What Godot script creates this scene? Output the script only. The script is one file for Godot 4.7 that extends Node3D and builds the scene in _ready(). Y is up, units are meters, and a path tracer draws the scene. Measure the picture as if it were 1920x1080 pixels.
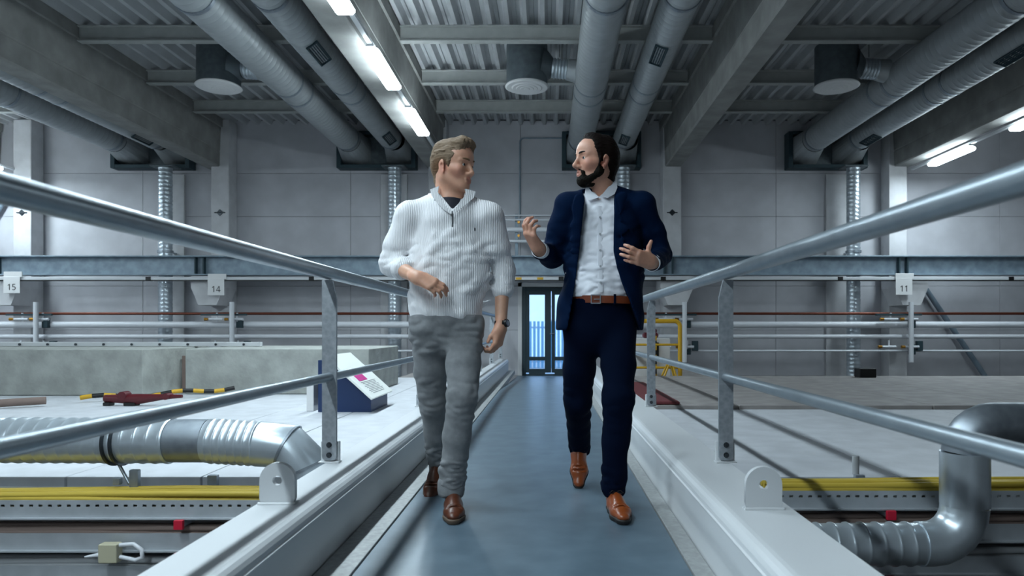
extends Node3D
# A walkway bridge through an industrial hall with two men walking. Units are metres, y up, camera looks along -z.

const F := 1280.0          # focal length in pixels of the 1920 wide frame
const VX := 1027.0         # vanishing point of the walkway
const VY := 618.0
const EYE := 0.88          # camera height over the walkway
const WALL := -16.0        # inner face of the back wall
const PI2 := PI * 2.0

func W(px: float, py: float, d: float) -> Vector3:
	return Vector3((px - VX) * d / F, EYE + (VY - py) * d / F, -d)

# ---------------------------------------------------------------- mesh builder
class MB:
	var v := PackedVector3Array()
	var n := PackedVector3Array()
	var uv := PackedVector2Array()
	var ix := PackedInt32Array()
	func tri(a: Vector3, b: Vector3, c: Vector3, na: Vector3, nb: Vector3, nc: Vector3) -> void:
		var i := v.size()
		v.append(a); v.append(b); v.append(c)
		n.append(na); n.append(nb); n.append(nc)
		for k in 3: uv.append(Vector2.ZERO)
		if (b - a).cross(c - a).dot(na + nb + nc) > 0.0:
			ix.append(i); ix.append(i + 2); ix.append(i + 1)
		else:
			ix.append(i); ix.append(i + 1); ix.append(i + 2)
	func quad(a: Vector3, b: Vector3, c: Vector3, d: Vector3, m: Vector3) -> void:
		tri(a, b, c, m, m, m)
		tri(a, c, d, m, m, m)
	func quad_uv(a: Vector3, b: Vector3, c: Vector3, d: Vector3, m: Vector3) -> void:
		var i := v.size()
		quad(a, b, c, d, m)
		var q := [Vector2(0, 1), Vector2(1, 1), Vector2(1, 0), Vector2(0, 1), Vector2(1, 0), Vector2(0, 0)]
		for k in 6: uv[i + k] = q[k]
	func box(c: Vector3, s: Vector3, bev := 0.0, bs := Basis.IDENTITY) -> void:
		var h := s * 0.5
		var b := minf(bev, minf(h.x, minf(h.y, h.z)) * 0.9)
		for ax in 3:
			var u := (ax + 1) % 3
			var w := (ax + 2) % 3
			for sg in [-1.0, 1.0]:
				var p := []
				for q in [[-1, -1], [1, -1], [1, 1], [-1, 1]]:
					var t := Vector3.ZERO
					t[ax] = sg * h[ax]
					t[u] = q[0] * (h[u] - b)
					t[w] = q[1] * (h[w] - b)
					p.append(c + bs * t)
				var m := Vector3.ZERO
				m[ax] = sg
				quad(p[0], p[1], p[2], p[3], bs * m)
		if b <= 0.0:
			return
		for ax in 3:
			var u := (ax + 1) % 3
			var w := (ax + 2) % 3
			for su in [-1.0, 1.0]:
				for sw in [-1.0, 1.0]:
					var p := []
					for q in [[-1, 0], [1, 0], [1, 1], [-1, 1]]:
						var t := Vector3.ZERO
						t[ax] = q[0] * (h[ax] - b)
						t[u] = su * (h[u] - (b if q[1] == 1 else 0.0))
						t[w] = sw * (h[w] - (0.0 if q[1] == 1 else b))
						p.append(c + bs * t)
					var mu := Vector3.ZERO
					mu[u] = su
					var mw := Vector3.ZERO
					mw[w] = sw
					mu = bs * mu
					mw = bs * mw
					tri(p[0], p[1], p[2], mu, mu, mw)
					tri(p[0], p[2], p[3], mu, mw, mw)
		for sx in [-1.0, 1.0]:
			for sy in [-1.0, 1.0]:
				for sz in [-1.0, 1.0]:
					var s3 := Vector3(sx, sy, sz)
					var q := (h - Vector3.ONE * b) * s3
					tri(c + bs * (q + Vector3(sx * b, 0, 0)), c + bs * (q + Vector3(0, sy * b, 0)), c + bs * (q + Vector3(0, 0, sz * b)), bs * Vector3(sx, 0, 0), bs * Vector3(0, sy, 0), bs * Vector3(0, 0, sz))
	# rings of radius r along a path; the ring frame is carried along without twist
	func tube(pts: Array, rad: Array, sides := 16, caps := true, flat := Vector3.ZERO, squash := 1.0) -> void:
		var up := Vector3.UP
		var d0: Vector3 = (pts[1] - pts[0]).normalized()
		if absf(d0.dot(up)) > 0.95: up = Vector3.RIGHT
		var x := d0.cross(up).normalized()
		var rows := []
		for i in pts.size():
			var d: Vector3
			if i == 0: d = d0
			elif i == pts.size() - 1: d = (pts[i] - pts[i - 1]).normalized()
			else: d = ((pts[i + 1] - pts[i]).normalized() + (pts[i] - pts[i - 1]).normalized()).normalized()
			x = (x - d * x.dot(d)).normalized()
			var y := d.cross(x)
			var r: float = rad[mini(i, rad.size() - 1)]
			var slope := 0.0
			if rad.size() > 1:
				var j := mini(i + 1, pts.size() - 1)
				var k := maxi(i - 1, 0)
				var l: float = pts[j].distance_to(pts[k])
				if l > 1e-6: slope = (rad[j] - rad[k]) / l
			var row := []
			for s in sides:
				var a := PI * 2.0 * s / sides
				var o := x * cos(a) + y * sin(a)
				var off := o * r
				var nn := (o - d * slope).normalized()
				if squash != 1.0:
					off += flat * (off.dot(flat) * (squash - 1.0))
					nn = (nn + flat * (nn.dot(flat) * (1.0 / squash - 1.0))).normalized()
				row.append([pts[i] + off, nn])
			rows.append(row)
		for i in rows.size() - 1:
			for s in sides:
				var t := (s + 1) % sides
				var a: Array = rows[i][s]
				var b: Array = rows[i][t]
				var c: Array = rows[i + 1][t]
				var e: Array = rows[i + 1][s]
				tri(a[0], b[0], c[0], a[1], b[1], c[1])
				tri(a[0], c[0], e[0], a[1], c[1], e[1])
		if caps:
			for e in [0, rows.size() - 1]:
				var m: Vector3 = (pts[0] - pts[1]).normalized() if e == 0 else (pts[e] - pts[e - 1]).normalized()
				for s in range(1, sides - 1):
					tri(rows[e][0][0], rows[e][s][0], rows[e][s + 1][0], m, m, m)
	func cyl(a: Vector3, b: Vector3, ra: float, rb := -1.0, sides := 16, caps := true) -> void:
		tube([a, b], [ra, ra if rb < 0.0 else rb], sides, caps)
	# polygon (in the xy plane of xf) pushed along +z of xf
	func prism(poly: Array, xf: Transform3D, depth: float) -> void:
		var p := PackedVector2Array(poly)
		var t := Geometry2D.triangulate_polygon(p)
		var z := Vector3(0, 0, depth)
		var nz := xf.basis.z.normalized()
		for k in range(0, t.size(), 3):
			var q := []
			for j in 3:
				var w: Vector2 = p[t[k + j]]
				q.append(Vector3(w.x, w.y, 0))
			tri(xf * q[0], xf * q[1], xf * q[2], -nz, -nz, -nz)
			tri(xf * (q[0] + z), xf * (q[1] + z), xf * (q[2] + z), nz, nz, nz)
		var area := 0.0
		for i in p.size():
			area += p[i].cross(p[(i + 1) % p.size()])
		for i in p.size():
			var a := p[i]
			var b := p[(i + 1) % p.size()]
			var e := (b - a).normalized()
			var o := Vector2(e.y, -e.x) * signf(area)
			var m := (xf.basis * Vector3(o.x, o.y, 0)).normalized()
			var a3 := Vector3(a.x, a.y, 0)
			var b3 := Vector3(b.x, b.y, 0)
			quad(xf * a3, xf * b3, xf * (b3 + z), xf * (a3 + z), m)
	func ball(c: Vector3, r: Vector3, rows := 8, cols := 12) -> void:
		for i in rows:
			for j in cols:
				var q := []
				for k in [[0, 0], [0, 1], [1, 1], [1, 0]]:
					var th: float = PI * (i + k[0]) / rows
					var ph: float = PI * 2.0 * (j + k[1]) / cols
					q.append(Vector3(sin(th) * cos(ph), cos(th), sin(th) * sin(ph)))
				if i > 0: tri(c + q[0] * r, c + q[1] * r, c + q[2] * r, q[0], q[1], q[2])
				if i < rows - 1: tri(c + q[0] * r, c + q[2] * r, c + q[3] * r, q[0], q[2], q[3])
	# a thick strip: pairs of edge points joined into a solid ribbon, pushed out by its thickness
	func ribbon(lo: Array, hi: Array, out: Array, thick: float) -> void:
		for i in lo.size() - 1:
			var a: Vector3 = lo[i]; var b: Vector3 = lo[i + 1]; var c: Vector3 = hi[i + 1]; var d: Vector3 = hi[i]
			var oa: Vector3 = out[i]; var ob: Vector3 = out[i + 1]
			var ta := oa * thick; var tb := ob * thick
			tri(a + ta, b + tb, c + tb, oa, ob, ob); tri(a + ta, c + tb, d + ta, oa, ob, oa)
			tri(a, b, c, -oa, -ob, -ob); tri(a, c, d, -oa, -ob, -oa)
			var up := (d - a).normalized()
			quad(d, c, c + tb, d + ta, up); quad(a, b, b + tb, a + ta, -up)
		var l := lo.size() - 1
		quad(lo[0], hi[0], hi[0] + out[0] * thick, lo[0] + out[0] * thick, (lo[0] - lo[1]).normalized())
		quad(lo[l], hi[l], hi[l] + out[l] * thick, lo[l] + out[l] * thick, (lo[l] - lo[l - 1]).normalized())
	func mesh() -> ArrayMesh:
		var a := []
		a.resize(Mesh.ARRAY_MAX)
		a[Mesh.ARRAY_VERTEX] = v
		a[Mesh.ARRAY_NORMAL] = n
		a[Mesh.ARRAY_TEX_UV] = uv
		a[Mesh.ARRAY_INDEX] = ix
		var m := ArrayMesh.new()
		m.add_surface_from_arrays(Mesh.PRIMITIVE_TRIANGLES, a)
		return m

# ---------------------------------------------------------------- implicit surfaces (bodies and clothes)
class Sdf:
	var cell := 0.01
	var A := PackedVector3Array()
	var BA := PackedVector3Array()
	var IL := PackedFloat32Array()
	var RA := PackedFloat32Array()
	var DR := PackedFloat32Array()
	var KK := PackedFloat32Array()
	var OP := PackedInt32Array()      # 0 add, 1 cut
	var FD := PackedVector3Array()
	var FS := PackedFloat32Array()
	var MID := PackedVector3Array()
	var planes := []                  # [normal, offset, softness]: keeps normal.p < offset
	var open_y := []                  # an open front: heights, left x, right x, only before z = open_z
	var open_l := []
	var open_r := []
	var open_z := 0.0
	var noises := []                  # [FastNoiseLite, scale Vector3, amplitude, ylo, yhi, mode]
	var amp := 0.0
	var base_color := Color.WHITE
	var paint := []                   # [centre, radius vector, colour, softness]
	var grain: FastNoiseLite = null
	var grain_scale := Vector3.ONE
	var grain_turn := Basis.IDENTITY
	var grain_amount := 0.0
	var xf := Transform3D.IDENTITY    # used while adding: local to world
	var v := PackedVector3Array()
	var nn := PackedVector3Array()
	var col := PackedColorArray()
	var ix := PackedInt32Array()
	func cap(a: Vector3, b: Vector3, ra: float, rb: float, k := 0.02, flat := Vector3.ZERO, fs := 1.0, op := 0) -> void:
		var s := xf.basis.x.length()
		a = xf * a
		b = xf * b
		ra *= s
		rb *= s
		A.append(a)
		BA.append(b - a)
		var l := (b - a).length_squared()
		IL.append(1.0 / l if l > 1e-9 else 0.0)
		RA.append(ra)
		DR.append(rb - ra)
		KK.append(k)
		OP.append(op)
		FD.append((xf.basis * flat).normalized() if flat != Vector3.ZERO else Vector3.ZERO)
		FS.append(fs)
		MID.append((a + b) * 0.5)
	func cut(a: Vector3, b: Vector3, ra: float, rb: float, k := 0.01, flat := Vector3.ZERO, fs := 1.0) -> void:
		cap(a, b, ra, rb, k, flat, fs, 1)
	func plane(p: Vector3, m: Vector3, k := 0.004) -> void:
		var w := (xf.basis * m).normalized()
		planes.append([w, w.dot(xf * p), k])
	func noise(seed_: int, sc: Vector3, a: float, ylo := -99.0, yhi := 99.0, ridged := false, turn := Basis.IDENTITY) -> void:
		var f := FastNoiseLite.new()
		f.seed = seed_
		f.frequency = 1.0
		f.noise_type = FastNoiseLite.TYPE_SIMPLEX_SMOOTH
		f.fractal_type = FastNoiseLite.FRACTAL_NONE
		noises.append([f, Basis.from_scale(sc) * turn, a, ylo, yhi, ridged])
		amp += a
	func one(p: Vector3, i: int) -> float:
		var q := p
		var fs := FS[i]
		if fs != 1.0:
			q += FD[i] * ((p - MID[i]).dot(FD[i]) * (1.0 / fs - 1.0))
		var pa := q - A[i]
		var h := clampf(pa.dot(BA[i]) * IL[i], 0.0, 1.0)
		return ((pa - BA[i] * h).length() - RA[i] - DR[i] * h) * minf(fs, 1.0)
	func at(p: Vector3, act: PackedInt32Array) -> float:
		var d := 1e3
		for i in act:
			var q := p
			var fs := FS[i]
			if fs != 1.0:
				q += FD[i] * ((p - MID[i]).dot(FD[i]) * (1.0 / fs - 1.0))
			var pa := q - A[i]
			var h := clampf(pa.dot(BA[i]) * IL[i], 0.0, 1.0)
			var e := (pa - BA[i] * h).length() - RA[i] - DR[i] * h
			if fs < 1.0: e *= fs
			var k := KK[i]
			if OP[i] == 1:
				e = -e
				var g := k - absf(d - e)
				d = maxf(d, e) + (g * g * 0.25 / k if g > 0.0 else 0.0)
			else:
				var g := k - absf(d - e)
				d = minf(d, e) - (g * g * 0.25 / k if g > 0.0 else 0.0)
		for nz in noises:
			var w := smoothstep(nz[3] - 0.06, nz[3], p.y) * (1.0 - smoothstep(nz[4], nz[4] + 0.06, p.y))
			if w > 0.0:
				var t: float = nz[0].get_noise_3dv(nz[1] * p)
				if nz[5]: t = 1.0 - 2.0 * absf(t) - 0.5
				d += t * nz[2] * w
		if open_y.size():
			d = maxf(d, opening(p))
		for pl in planes:
			var e: float = pl[0].dot(p) - pl[1]
			var k: float = pl[2]
			var g := k - absf(d - e)
			d = maxf(d, e) + (g * g * 0.25 / k if g > 0.0 else 0.0)
		return d
	func opening(p: Vector3) -> float:
		var m := open_y.size()
		var i := 0
		while i < m - 2 and p.y < open_y[i + 1]:
			i += 1
		var t: float = clampf((p.y - open_y[i]) / (open_y[i + 1] - open_y[i]), 0.0, 1.0)
		var l: float = lerpf(open_l[i], open_l[i + 1], t)
		var r: float = lerpf(open_r[i], open_r[i + 1], t)
		var e := minf(minf(p.x - l, r - p.x), p.z - open_z)
		if p.y < open_y[m - 1]: e = minf(e, p.y - open_y[m - 1])
		return e
	func all() -> PackedInt32Array:
		var a := PackedInt32Array()
		for i in A.size(): a.append(i)
		return a
	func front(x: float, y: float, z0: float, z1: float) -> float:
		var a := all()
		var z := z1
		for s in 80:
			var d := at(Vector3(x, y, z), a)
			if d < 0.0005: break
			z -= maxf(d * 0.7, 0.0005)
			if z < z0: break
		return z
	func build() -> void:
		var lo := Vector3.ONE * 1e9
		var hi := -lo
		for i in A.size():
			if OP[i] == 1: continue
			var r := Vector3.ONE * (maxf(RA[i], RA[i] + DR[i]) * maxf(FS[i], 1.0) + amp + 0.01)
			lo = lo.min(A[i] - r).min(A[i] + BA[i] - r)
			hi = hi.max(A[i] + r).max(A[i] + BA[i] + r)
		var N := 6
		var bs := cell * N
		var hd := bs * 0.5 * 1.7321
		var nb := ((hi - lo) / bs).ceil()
		var M := N + 1
		var cells := {}
		var quads := PackedInt64Array()   # cell key, axis * 2 + flip
		var val := PackedFloat32Array()
		val.resize(M * M * M)
		var every := all()
		var edge := PackedInt32Array([0, 1, 2, 3, 4, 5, 6, 7, 0, 2, 1, 3, 4, 6, 5, 7, 0, 4, 1, 5, 2, 6, 3, 7])
		var co := PackedInt32Array([0, 1, M, M + 1, M * M, M * M + 1, M * M + M, M * M + M + 1])
		for bz in int(nb.z):
			for by in int(nb.y):
				for bx in int(nb.x):
					var o := lo + Vector3(bx, by, bz) * bs
					var c := o + Vector3.ONE * bs * 0.5
					var best := 1e9
					var ds := PackedFloat32Array()
					for i in every:
						var e := one(c, i)
						ds.append(e)
						if OP[i] == 0 and e < best: best = e
					if best > hd + amp + 0.035: continue
					var act := PackedInt32Array()
					for i in every:
						if OP[i] == 0:
							if ds[i] < best + 2.0 * hd + KK[i]: act.append(i)
						elif ds[i] < hd + KK[i] + 0.01: act.append(i)
					if absf(at(c, act)) > hd * 1.25 + amp: continue
					var pos := false
					var neg := false
					var idx := 0
					for k in M:
						for j in M:
							for i in M:
								var d := at(o + Vector3(i, j, k) * cell, act)
								val[idx] = d
								if d < 0.0: neg = true
								else: pos = true
								idx += 1
					if not (pos and neg): continue
					for k in N:
						for j in N:
							for i in N:
								var b := i + j * M + k * M * M
								var mask := 0
								for t in 8:
									if val[b + co[t]] < 0.0: mask |= 1 << t
								if mask == 0 or mask == 255: continue
								var sum := Vector3.ZERO
								var cnt := 0
								for e in range(0, 24, 2):
									var s := edge[e]
									var u := edge[e + 1]
									if ((mask >> s) & 1) != ((mask >> u) & 1):
										var va := val[b + co[s]]
										var vb := val[b + co[u]]
										var t := va / (va - vb)
										var p := Vector3(s & 1, (s >> 1) & 1, s >> 2)
										sum += p + (Vector3(u & 1, (u >> 1) & 1, u >> 2) - p) * t
										cnt += 1
								var gx := bx * N + i
								var gy := by * N + j
								var gz := bz * N + k
								var key := gx + gy * 4096 + gz * 16777216
								cells[key] = v.size()
								v.append(lo + (Vector3(gx, gy, gz) + sum / cnt) * cell)
								for ax in 3:
									if (mask & 1) != ((mask >> (1 << ax)) & 1):
										quads.append(key)
										quads.append(ax * 2 + (mask & 1))
		nn.resize(v.size())
		var step := [1, 4096, 16777216]
		for q in range(0, quads.size(), 2):
			var key := quads[q]
			var ax := quads[q + 1] >> 1
			var u: int = step[(ax + 1) % 3]
			var w: int = step[(ax + 2) % 3]
			var i0: int = cells.get(key, -1)
			var i1: int = cells.get(key - u, -1)
			var i2: int = cells.get(key - u - w, -1)
			var i3: int = cells.get(key - w, -1)
			if i0 < 0 or i1 < 0 or i2 < 0 or i3 < 0: continue
			if quads[q + 1] & 1:
				var t := i1
				i1 = i3
				i3 = t
			# now a-b-c-d runs so that the outward side is clockwise
			var nm := (v[i2] - v[i0]).cross(v[i3] - v[i1])
			nn[i0] -= nm
			nn[i1] -= nm
			nn[i2] -= nm
			nn[i3] -= nm
			ix.append(i0); ix.append(i1); ix.append(i2)
			ix.append(i0); ix.append(i2); ix.append(i3)
		col.resize(v.size())
		for i in v.size():
			nn[i] = nn[i].normalized()
			var c := base_color
			for s in paint:
				var e: Vector3 = (v[i] - s[0]) / s[1]
				var w := 1.0 - smoothstep(1.0 - s[3], 1.0 + s[3], e.length())
				if w > 0.0: c = c.lerp(s[2], w)
			if grain:
				c = c * (1.0 + grain_amount * grain.get_noise_3dv((grain_turn * v[i]) * grain_scale))
				c.a = 1.0
			col[i] = c

var jobs := []                        # [Sdf ...] meshed together by the worker threads
func run_jobs() -> void:
	var ths := []
	for j in jobs:
		var t := Thread.new()
		t.start(j.build)
		ths.append(t)
	for t in ths:
		t.wait_to_finish()
	jobs.clear()

func sdf_mesh(list: Array, origin: Vector3) -> ArrayMesh:
	var a := []
	a.resize(Mesh.ARRAY_MAX)
	var v := PackedVector3Array()
	var n := PackedVector3Array()
	var c := PackedColorArray()
	var ix := PackedInt32Array()
	for s in list:
		var o := v.size()
		for p in s.v: v.append(p - origin)
		n.append_array(s.nn)
		c.append_array(s.col)
		for i in s.ix: ix.append(i + o)
	a[Mesh.ARRAY_VERTEX] = v
	a[Mesh.ARRAY_NORMAL] = n
	a[Mesh.ARRAY_COLOR] = c
	a[Mesh.ARRAY_INDEX] = ix
	var m := ArrayMesh.new()
	m.add_surface_from_arrays(Mesh.PRIMITIVE_TRIANGLES, a)
	return m

# ---------------------------------------------------------------- scene helpers
var taken := {}
func numbered(called: String) -> String:
	var k: int = taken.get(called, -1) + 1
	taken[called] = k
	return called if k == 0 else "%s_%03d" % [called, k]

func tag(o: Node, label: String, category: String, group := "", kind := "") -> void:
	o.set_meta("label", label)
	if category: o.set_meta("category", category)
	if group: o.set_meta("group", group)
	if kind: o.set_meta("kind", kind)

func thing(called: String, label: String, category: String, at := Vector3.ZERO, group := "", kind := "") -> Node3D:
	var o := Node3D.new()
	o.name = numbered(called)
	o.position = at
	add_child(o)
	tag(o, label, category, group, kind)
	return o

func part(called: String, mb: MB, m: Material, parent: Node, at := Vector3.ZERO) -> MeshInstance3D:
	return part_mesh(called, mb.mesh(), m, parent, at)

func part_mesh(called: String, me: Mesh, m: Material, parent: Node, at := Vector3.ZERO) -> MeshInstance3D:
	var o := MeshInstance3D.new()
	o.name = numbered(called) if parent == self else called
	o.mesh = me
	o.material_override = m
	o.position = at
	parent.add_child(o, true)
	return o

func structure(called: String, mb: MB, m: Material, label := "", category := "") -> MeshInstance3D:
	var o := part(called, mb, m, self)
	o.set_meta("kind", "structure")
	if label: o.set_meta("label", label)
	if category: o.set_meta("category", category)
	return o

# ---------------------------------------------------------------- materials
var M := {}
func noise_tex(seed_: int, freq: float, lo: Color, hi: Color, size := 512, octaves := 4, type := FastNoiseLite.TYPE_SIMPLEX_SMOOTH) -> NoiseTexture2D:
	var f := FastNoiseLite.new()
	f.seed = seed_
	f.noise_type = type
	f.frequency = freq
	f.fractal_octaves = octaves
	var t := NoiseTexture2D.new()
	t.width = size
	t.height = size
	t.seamless = true
	t.noise = f
	var g := Gradient.new()
	g.colors = PackedColorArray([lo, hi])
	g.offsets = PackedFloat32Array([0.15, 0.85])
	t.color_ramp = g
	return t

func mat(called: String, c: Color, rough := 0.6, metal := 0.0, tex: Texture2D = null, scale := 1.0, bump: Texture2D = null, bump_cm := 0.0, bump_scale := 0.0) -> StandardMaterial3D:
	var m := StandardMaterial3D.new()
	m.resource_name = called
	m.albedo_color = c
	m.roughness = rough
	m.metallic = metal
	if tex or bump:
		m.uv1_triplanar = true
		m.uv1_world_triplanar = true
		m.uv1_scale = Vector3.ONE * scale
	if tex: m.albedo_texture = tex
	if bump:
		m.heightmap_enabled = true
		m.heightmap_texture = bump
		m.heightmap_scale = bump_cm
	M[called] = m
	return m

func materials() -> void:
	var w := Color.WHITE
	var cloud := noise_tex(1, 0.012, Color(0.87, 0.87, 0.87), w, 512, 5)
	var fine := noise_tex(2, 0.05, Color(0.86, 0.86, 0.86), w, 512, 4)
	var spangle := noise_tex(3, 0.035, Color(0.87, 0.88, 0.89), w, 512, 2, FastNoiseLite.TYPE_CELLULAR)
	var rel := noise_tex(4, 0.06, Color.BLACK, w, 512, 4)
	var brushed := noise_tex(5, 0.02, Color(0.86, 0.86, 0.87), w, 512, 3)
	var soft := noise_tex(7, 0.012, Color(0.94, 0.94, 0.94), w, 512, 4)
	mat("concrete", Color(0.60, 0.60, 0.59), 0.85, 0, cloud, 0.35, rel, 0.05)
	mat("raw_concrete", Color(0.40, 0.40, 0.40), 0.88, 0, cloud, 0.3, rel, 0.2)
	mat("concrete_block", Color(0.66, 0.67, 0.65), 0.85, 0, cloud, 0.5, rel, 0.2)
	mat("wall_panel", Color(0.78, 0.78, 0.80), 0.55, 0, soft, 0.2)
	mat("wall_core", Color(0.36, 0.37, 0.39), 0.8)
	mat("column", Color(0.80, 0.80, 0.81), 0.7, 0, soft, 0.4)
	mat("deck_metal", Color(0.74, 0.75, 0.76), 0.5, 0.1, soft, 0.3)
	mat("roof_felt", Color(0.25, 0.26, 0.28), 0.8)
	mat("purlin", Color(0.70, 0.71, 0.70), 0.55, 0.0, soft, 0.5)
	mat("galvanised", Color(0.66, 0.69, 0.72), 0.42, 0.85, spangle, 1.2)
	mat("post_zinc", Color(0.72, 0.74, 0.76), 0.45, 0.7, spangle, 2.0)
	mat("duct", Color(0.70, 0.72, 0.73), 0.45, 0.35, soft, 0.5)
	mat("zinc_duct", Color(0.80, 0.84, 0.87), 0.30, 0.65, soft, 1.0)
	mat("drum_grey", Color(0.40, 0.44, 0.46), 0.5, 0.35, brushed, 0.7)
	mat("dark_teal", Color(0.18, 0.26, 0.29), 0.55, 0.2)
	mat("white_steel", Color(0.80, 0.81, 0.82), 0.36)
	mat("white_matte", Color(0.86, 0.86, 0.86), 0.6)
	mat("lino", Color(0.37, 0.44, 0.49), 0.33, 0, noise_tex(6, 0.02, Color(0.86, 0.87, 0.88), w, 512, 5), 0.45, fine, 0.01)
	mat("grey_strip", Color(0.62, 0.63, 0.63), 0.5, 0, fine, 1.0)
	mat("rail_steel", Color(0.60, 0.64, 0.67), 0.36, 0.7, soft, 1.5)
	mat("crane_steel", Color(0.56, 0.63, 0.68), 0.5, 0.1, brushed, 0.4)
	mat("copper", Color(0.42, 0.22, 0.16), 0.4, 0.6)
	mat("pipe_white", Color(0.84, 0.85, 0.87), 0.4)
	mat("brass", Color(0.75, 0.55, 0.25), 0.35, 0.9)
	mat("roof_slab", Color(0.78, 0.79, 0.81), 0.6, 0, soft, 0.6)
	mat("raised_slab", Color(0.62, 0.60, 0.59), 0.65, 0, cloud, 0.5)
	mat("red_mat", Color(0.42, 0.16, 0.18), 0.7, 0, fine, 1.0)
	mat("dark_red", Color(0.33, 0.06, 0.10), 0.45)
	mat("signal_red", Color(0.75, 0.08, 0.20), 0.5)
	mat("yellow", Color(0.80, 0.62, 0.12), 0.5)
	mat("yellow_cable", Color(0.74, 0.64, 0.24), 0.5)
	mat("cable_brown", Color(0.50, 0.43, 0.40), 0.6)
	mat("cable_grey", Color(0.60, 0.61, 0.62), 0.6)
	mat("cable_black", Color(0.05, 0.05, 0.06), 0.6)
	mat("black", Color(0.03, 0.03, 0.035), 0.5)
	mat("tray", Color(0.70, 0.72, 0.74), 0.45, 0.3, soft, 1.0)
	mat("kiosk_blue", Color(0.03, 0.16, 0.33), 0.5)
	mat("paper", Color(0.93, 0.94, 0.92), 0.5)
	mat("pink", Color(0.80, 0.22, 0.55), 0.5)
	mat("door_frame", Color(0.17, 0.24, 0.27), 0.45, 0.2)
	mat("chrome", Color(0.85, 0.86, 0.88), 0.2, 1.0)
	mat("facade", Color(0.90, 0.92, 0.94), 0.7)
	mat("blue_fin", Color(0.45, 0.68, 0.80), 0.5)
	mat("asphalt", Color(0.45, 0.46, 0.47), 0.9)
	mat("bolt", Color(0.30, 0.32, 0.34), 0.4, 0.9)
	mat("cream_box", Color(0.72, 0.70, 0.60), 0.6)
	var g := mat("glass", Color(0.9, 0.95, 0.97, 0.08), 0.03)
	g.transparency = BaseMaterial3D.TRANSPARENCY_ALPHA
	var l := mat("lamp_glow", Color(0.95, 0.97, 1.0), 0.5)
	l.emission_enabled = true
	l.emission = Color(0.90, 0.97, 1.0)
	l.emission_energy_multiplier = LAMP_GLOW

# ---------------------------------------------------------------- camera, sky, light
const LAMP_GLOW := 26.0
const LAMP_POWER := 7.0
const LAMP_TINT := Color(0.88, 0.96, 1.0)

func camera_and_light() -> void:
	var c := Camera3D.new()
	c.name = "camera"
	c.position = Vector3(0, EYE, 0)
	c.projection = Camera3D.PROJECTION_FRUSTUM
	c.near = 0.1
	c.far = 200.0
	c.size = 1080.0 / F * c.near
	c.frustum_offset = Vector2((960.0 - VX) / F, (VY - 540.0) / F) * c.near
	var at := CameraAttributesPhysical.new()
	at.frustum_focal_length = 24.0
	at.frustum_focus_distance = 4.6
	at.frustum_near = 0.1
	at.frustum_far = 200.0
	at.exposure_aperture = 3.2
	add_child(c)
	c.attributes = at
	c.projection = Camera3D.PROJECTION_FRUSTUM
	c.near = 0.1
	c.size = 1080.0 / F * c.near
	c.frustum_offset = Vector2((960.0 - VX) / F, (VY - 540.0) / F) * c.near
	c.current = true
	var sky_mat := ProceduralSkyMaterial.new()
	sky_mat.sky_top_color = Color(0.55, 0.72, 0.92)
	sky_mat.sky_horizon_color = Color(0.86, 0.93, 0.98)
	sky_mat.sky_energy_multiplier = 2.2
	sky_mat.ground_energy_multiplier = 2.2
	sky_mat.ground_bottom_color = Color(0.5, 0.5, 0.5)
	sky_mat.ground_horizon_color = Color(0.86, 0.93, 0.98)
	var sky := Sky.new()
	sky.sky_material = sky_mat
	var e := Environment.new()
	e.background_mode = Environment.BG_SKY
	e.sky = sky
	e.tonemap_mode = Environment.TONE_MAPPER_LINEAR
	e.tonemap_exposure = 1.08
	e.sdfgi_enabled = true
	e.ssao_enabled = true
	e.ssil_enabled = true
	var we := WorldEnvironment.new()
	we.name = "environment"
	we.environment = e
	add_child(we)

# ---------------------------------------------------------------- the hall
const BEAMS := [-13.0, -7.68, -2.60, 2.87, 8.10, 13.4]
const COLUMNS := [-12.0, -7.48, -2.52, 2.84, 8.0, 13.3]
const BEAM_Y := 4.60
const DECK_Y := 5.68
const LOW := -3.2
const LEFT := -15.5
const RIGHT := 16.0
const BACK := 10.0          # behind the camera
const DOOR_X0 := -0.60
const DOOR_X1 := 0.78
const DOOR_Y0 := -0.20
const DOOR_Y1 := 1.87

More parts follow.
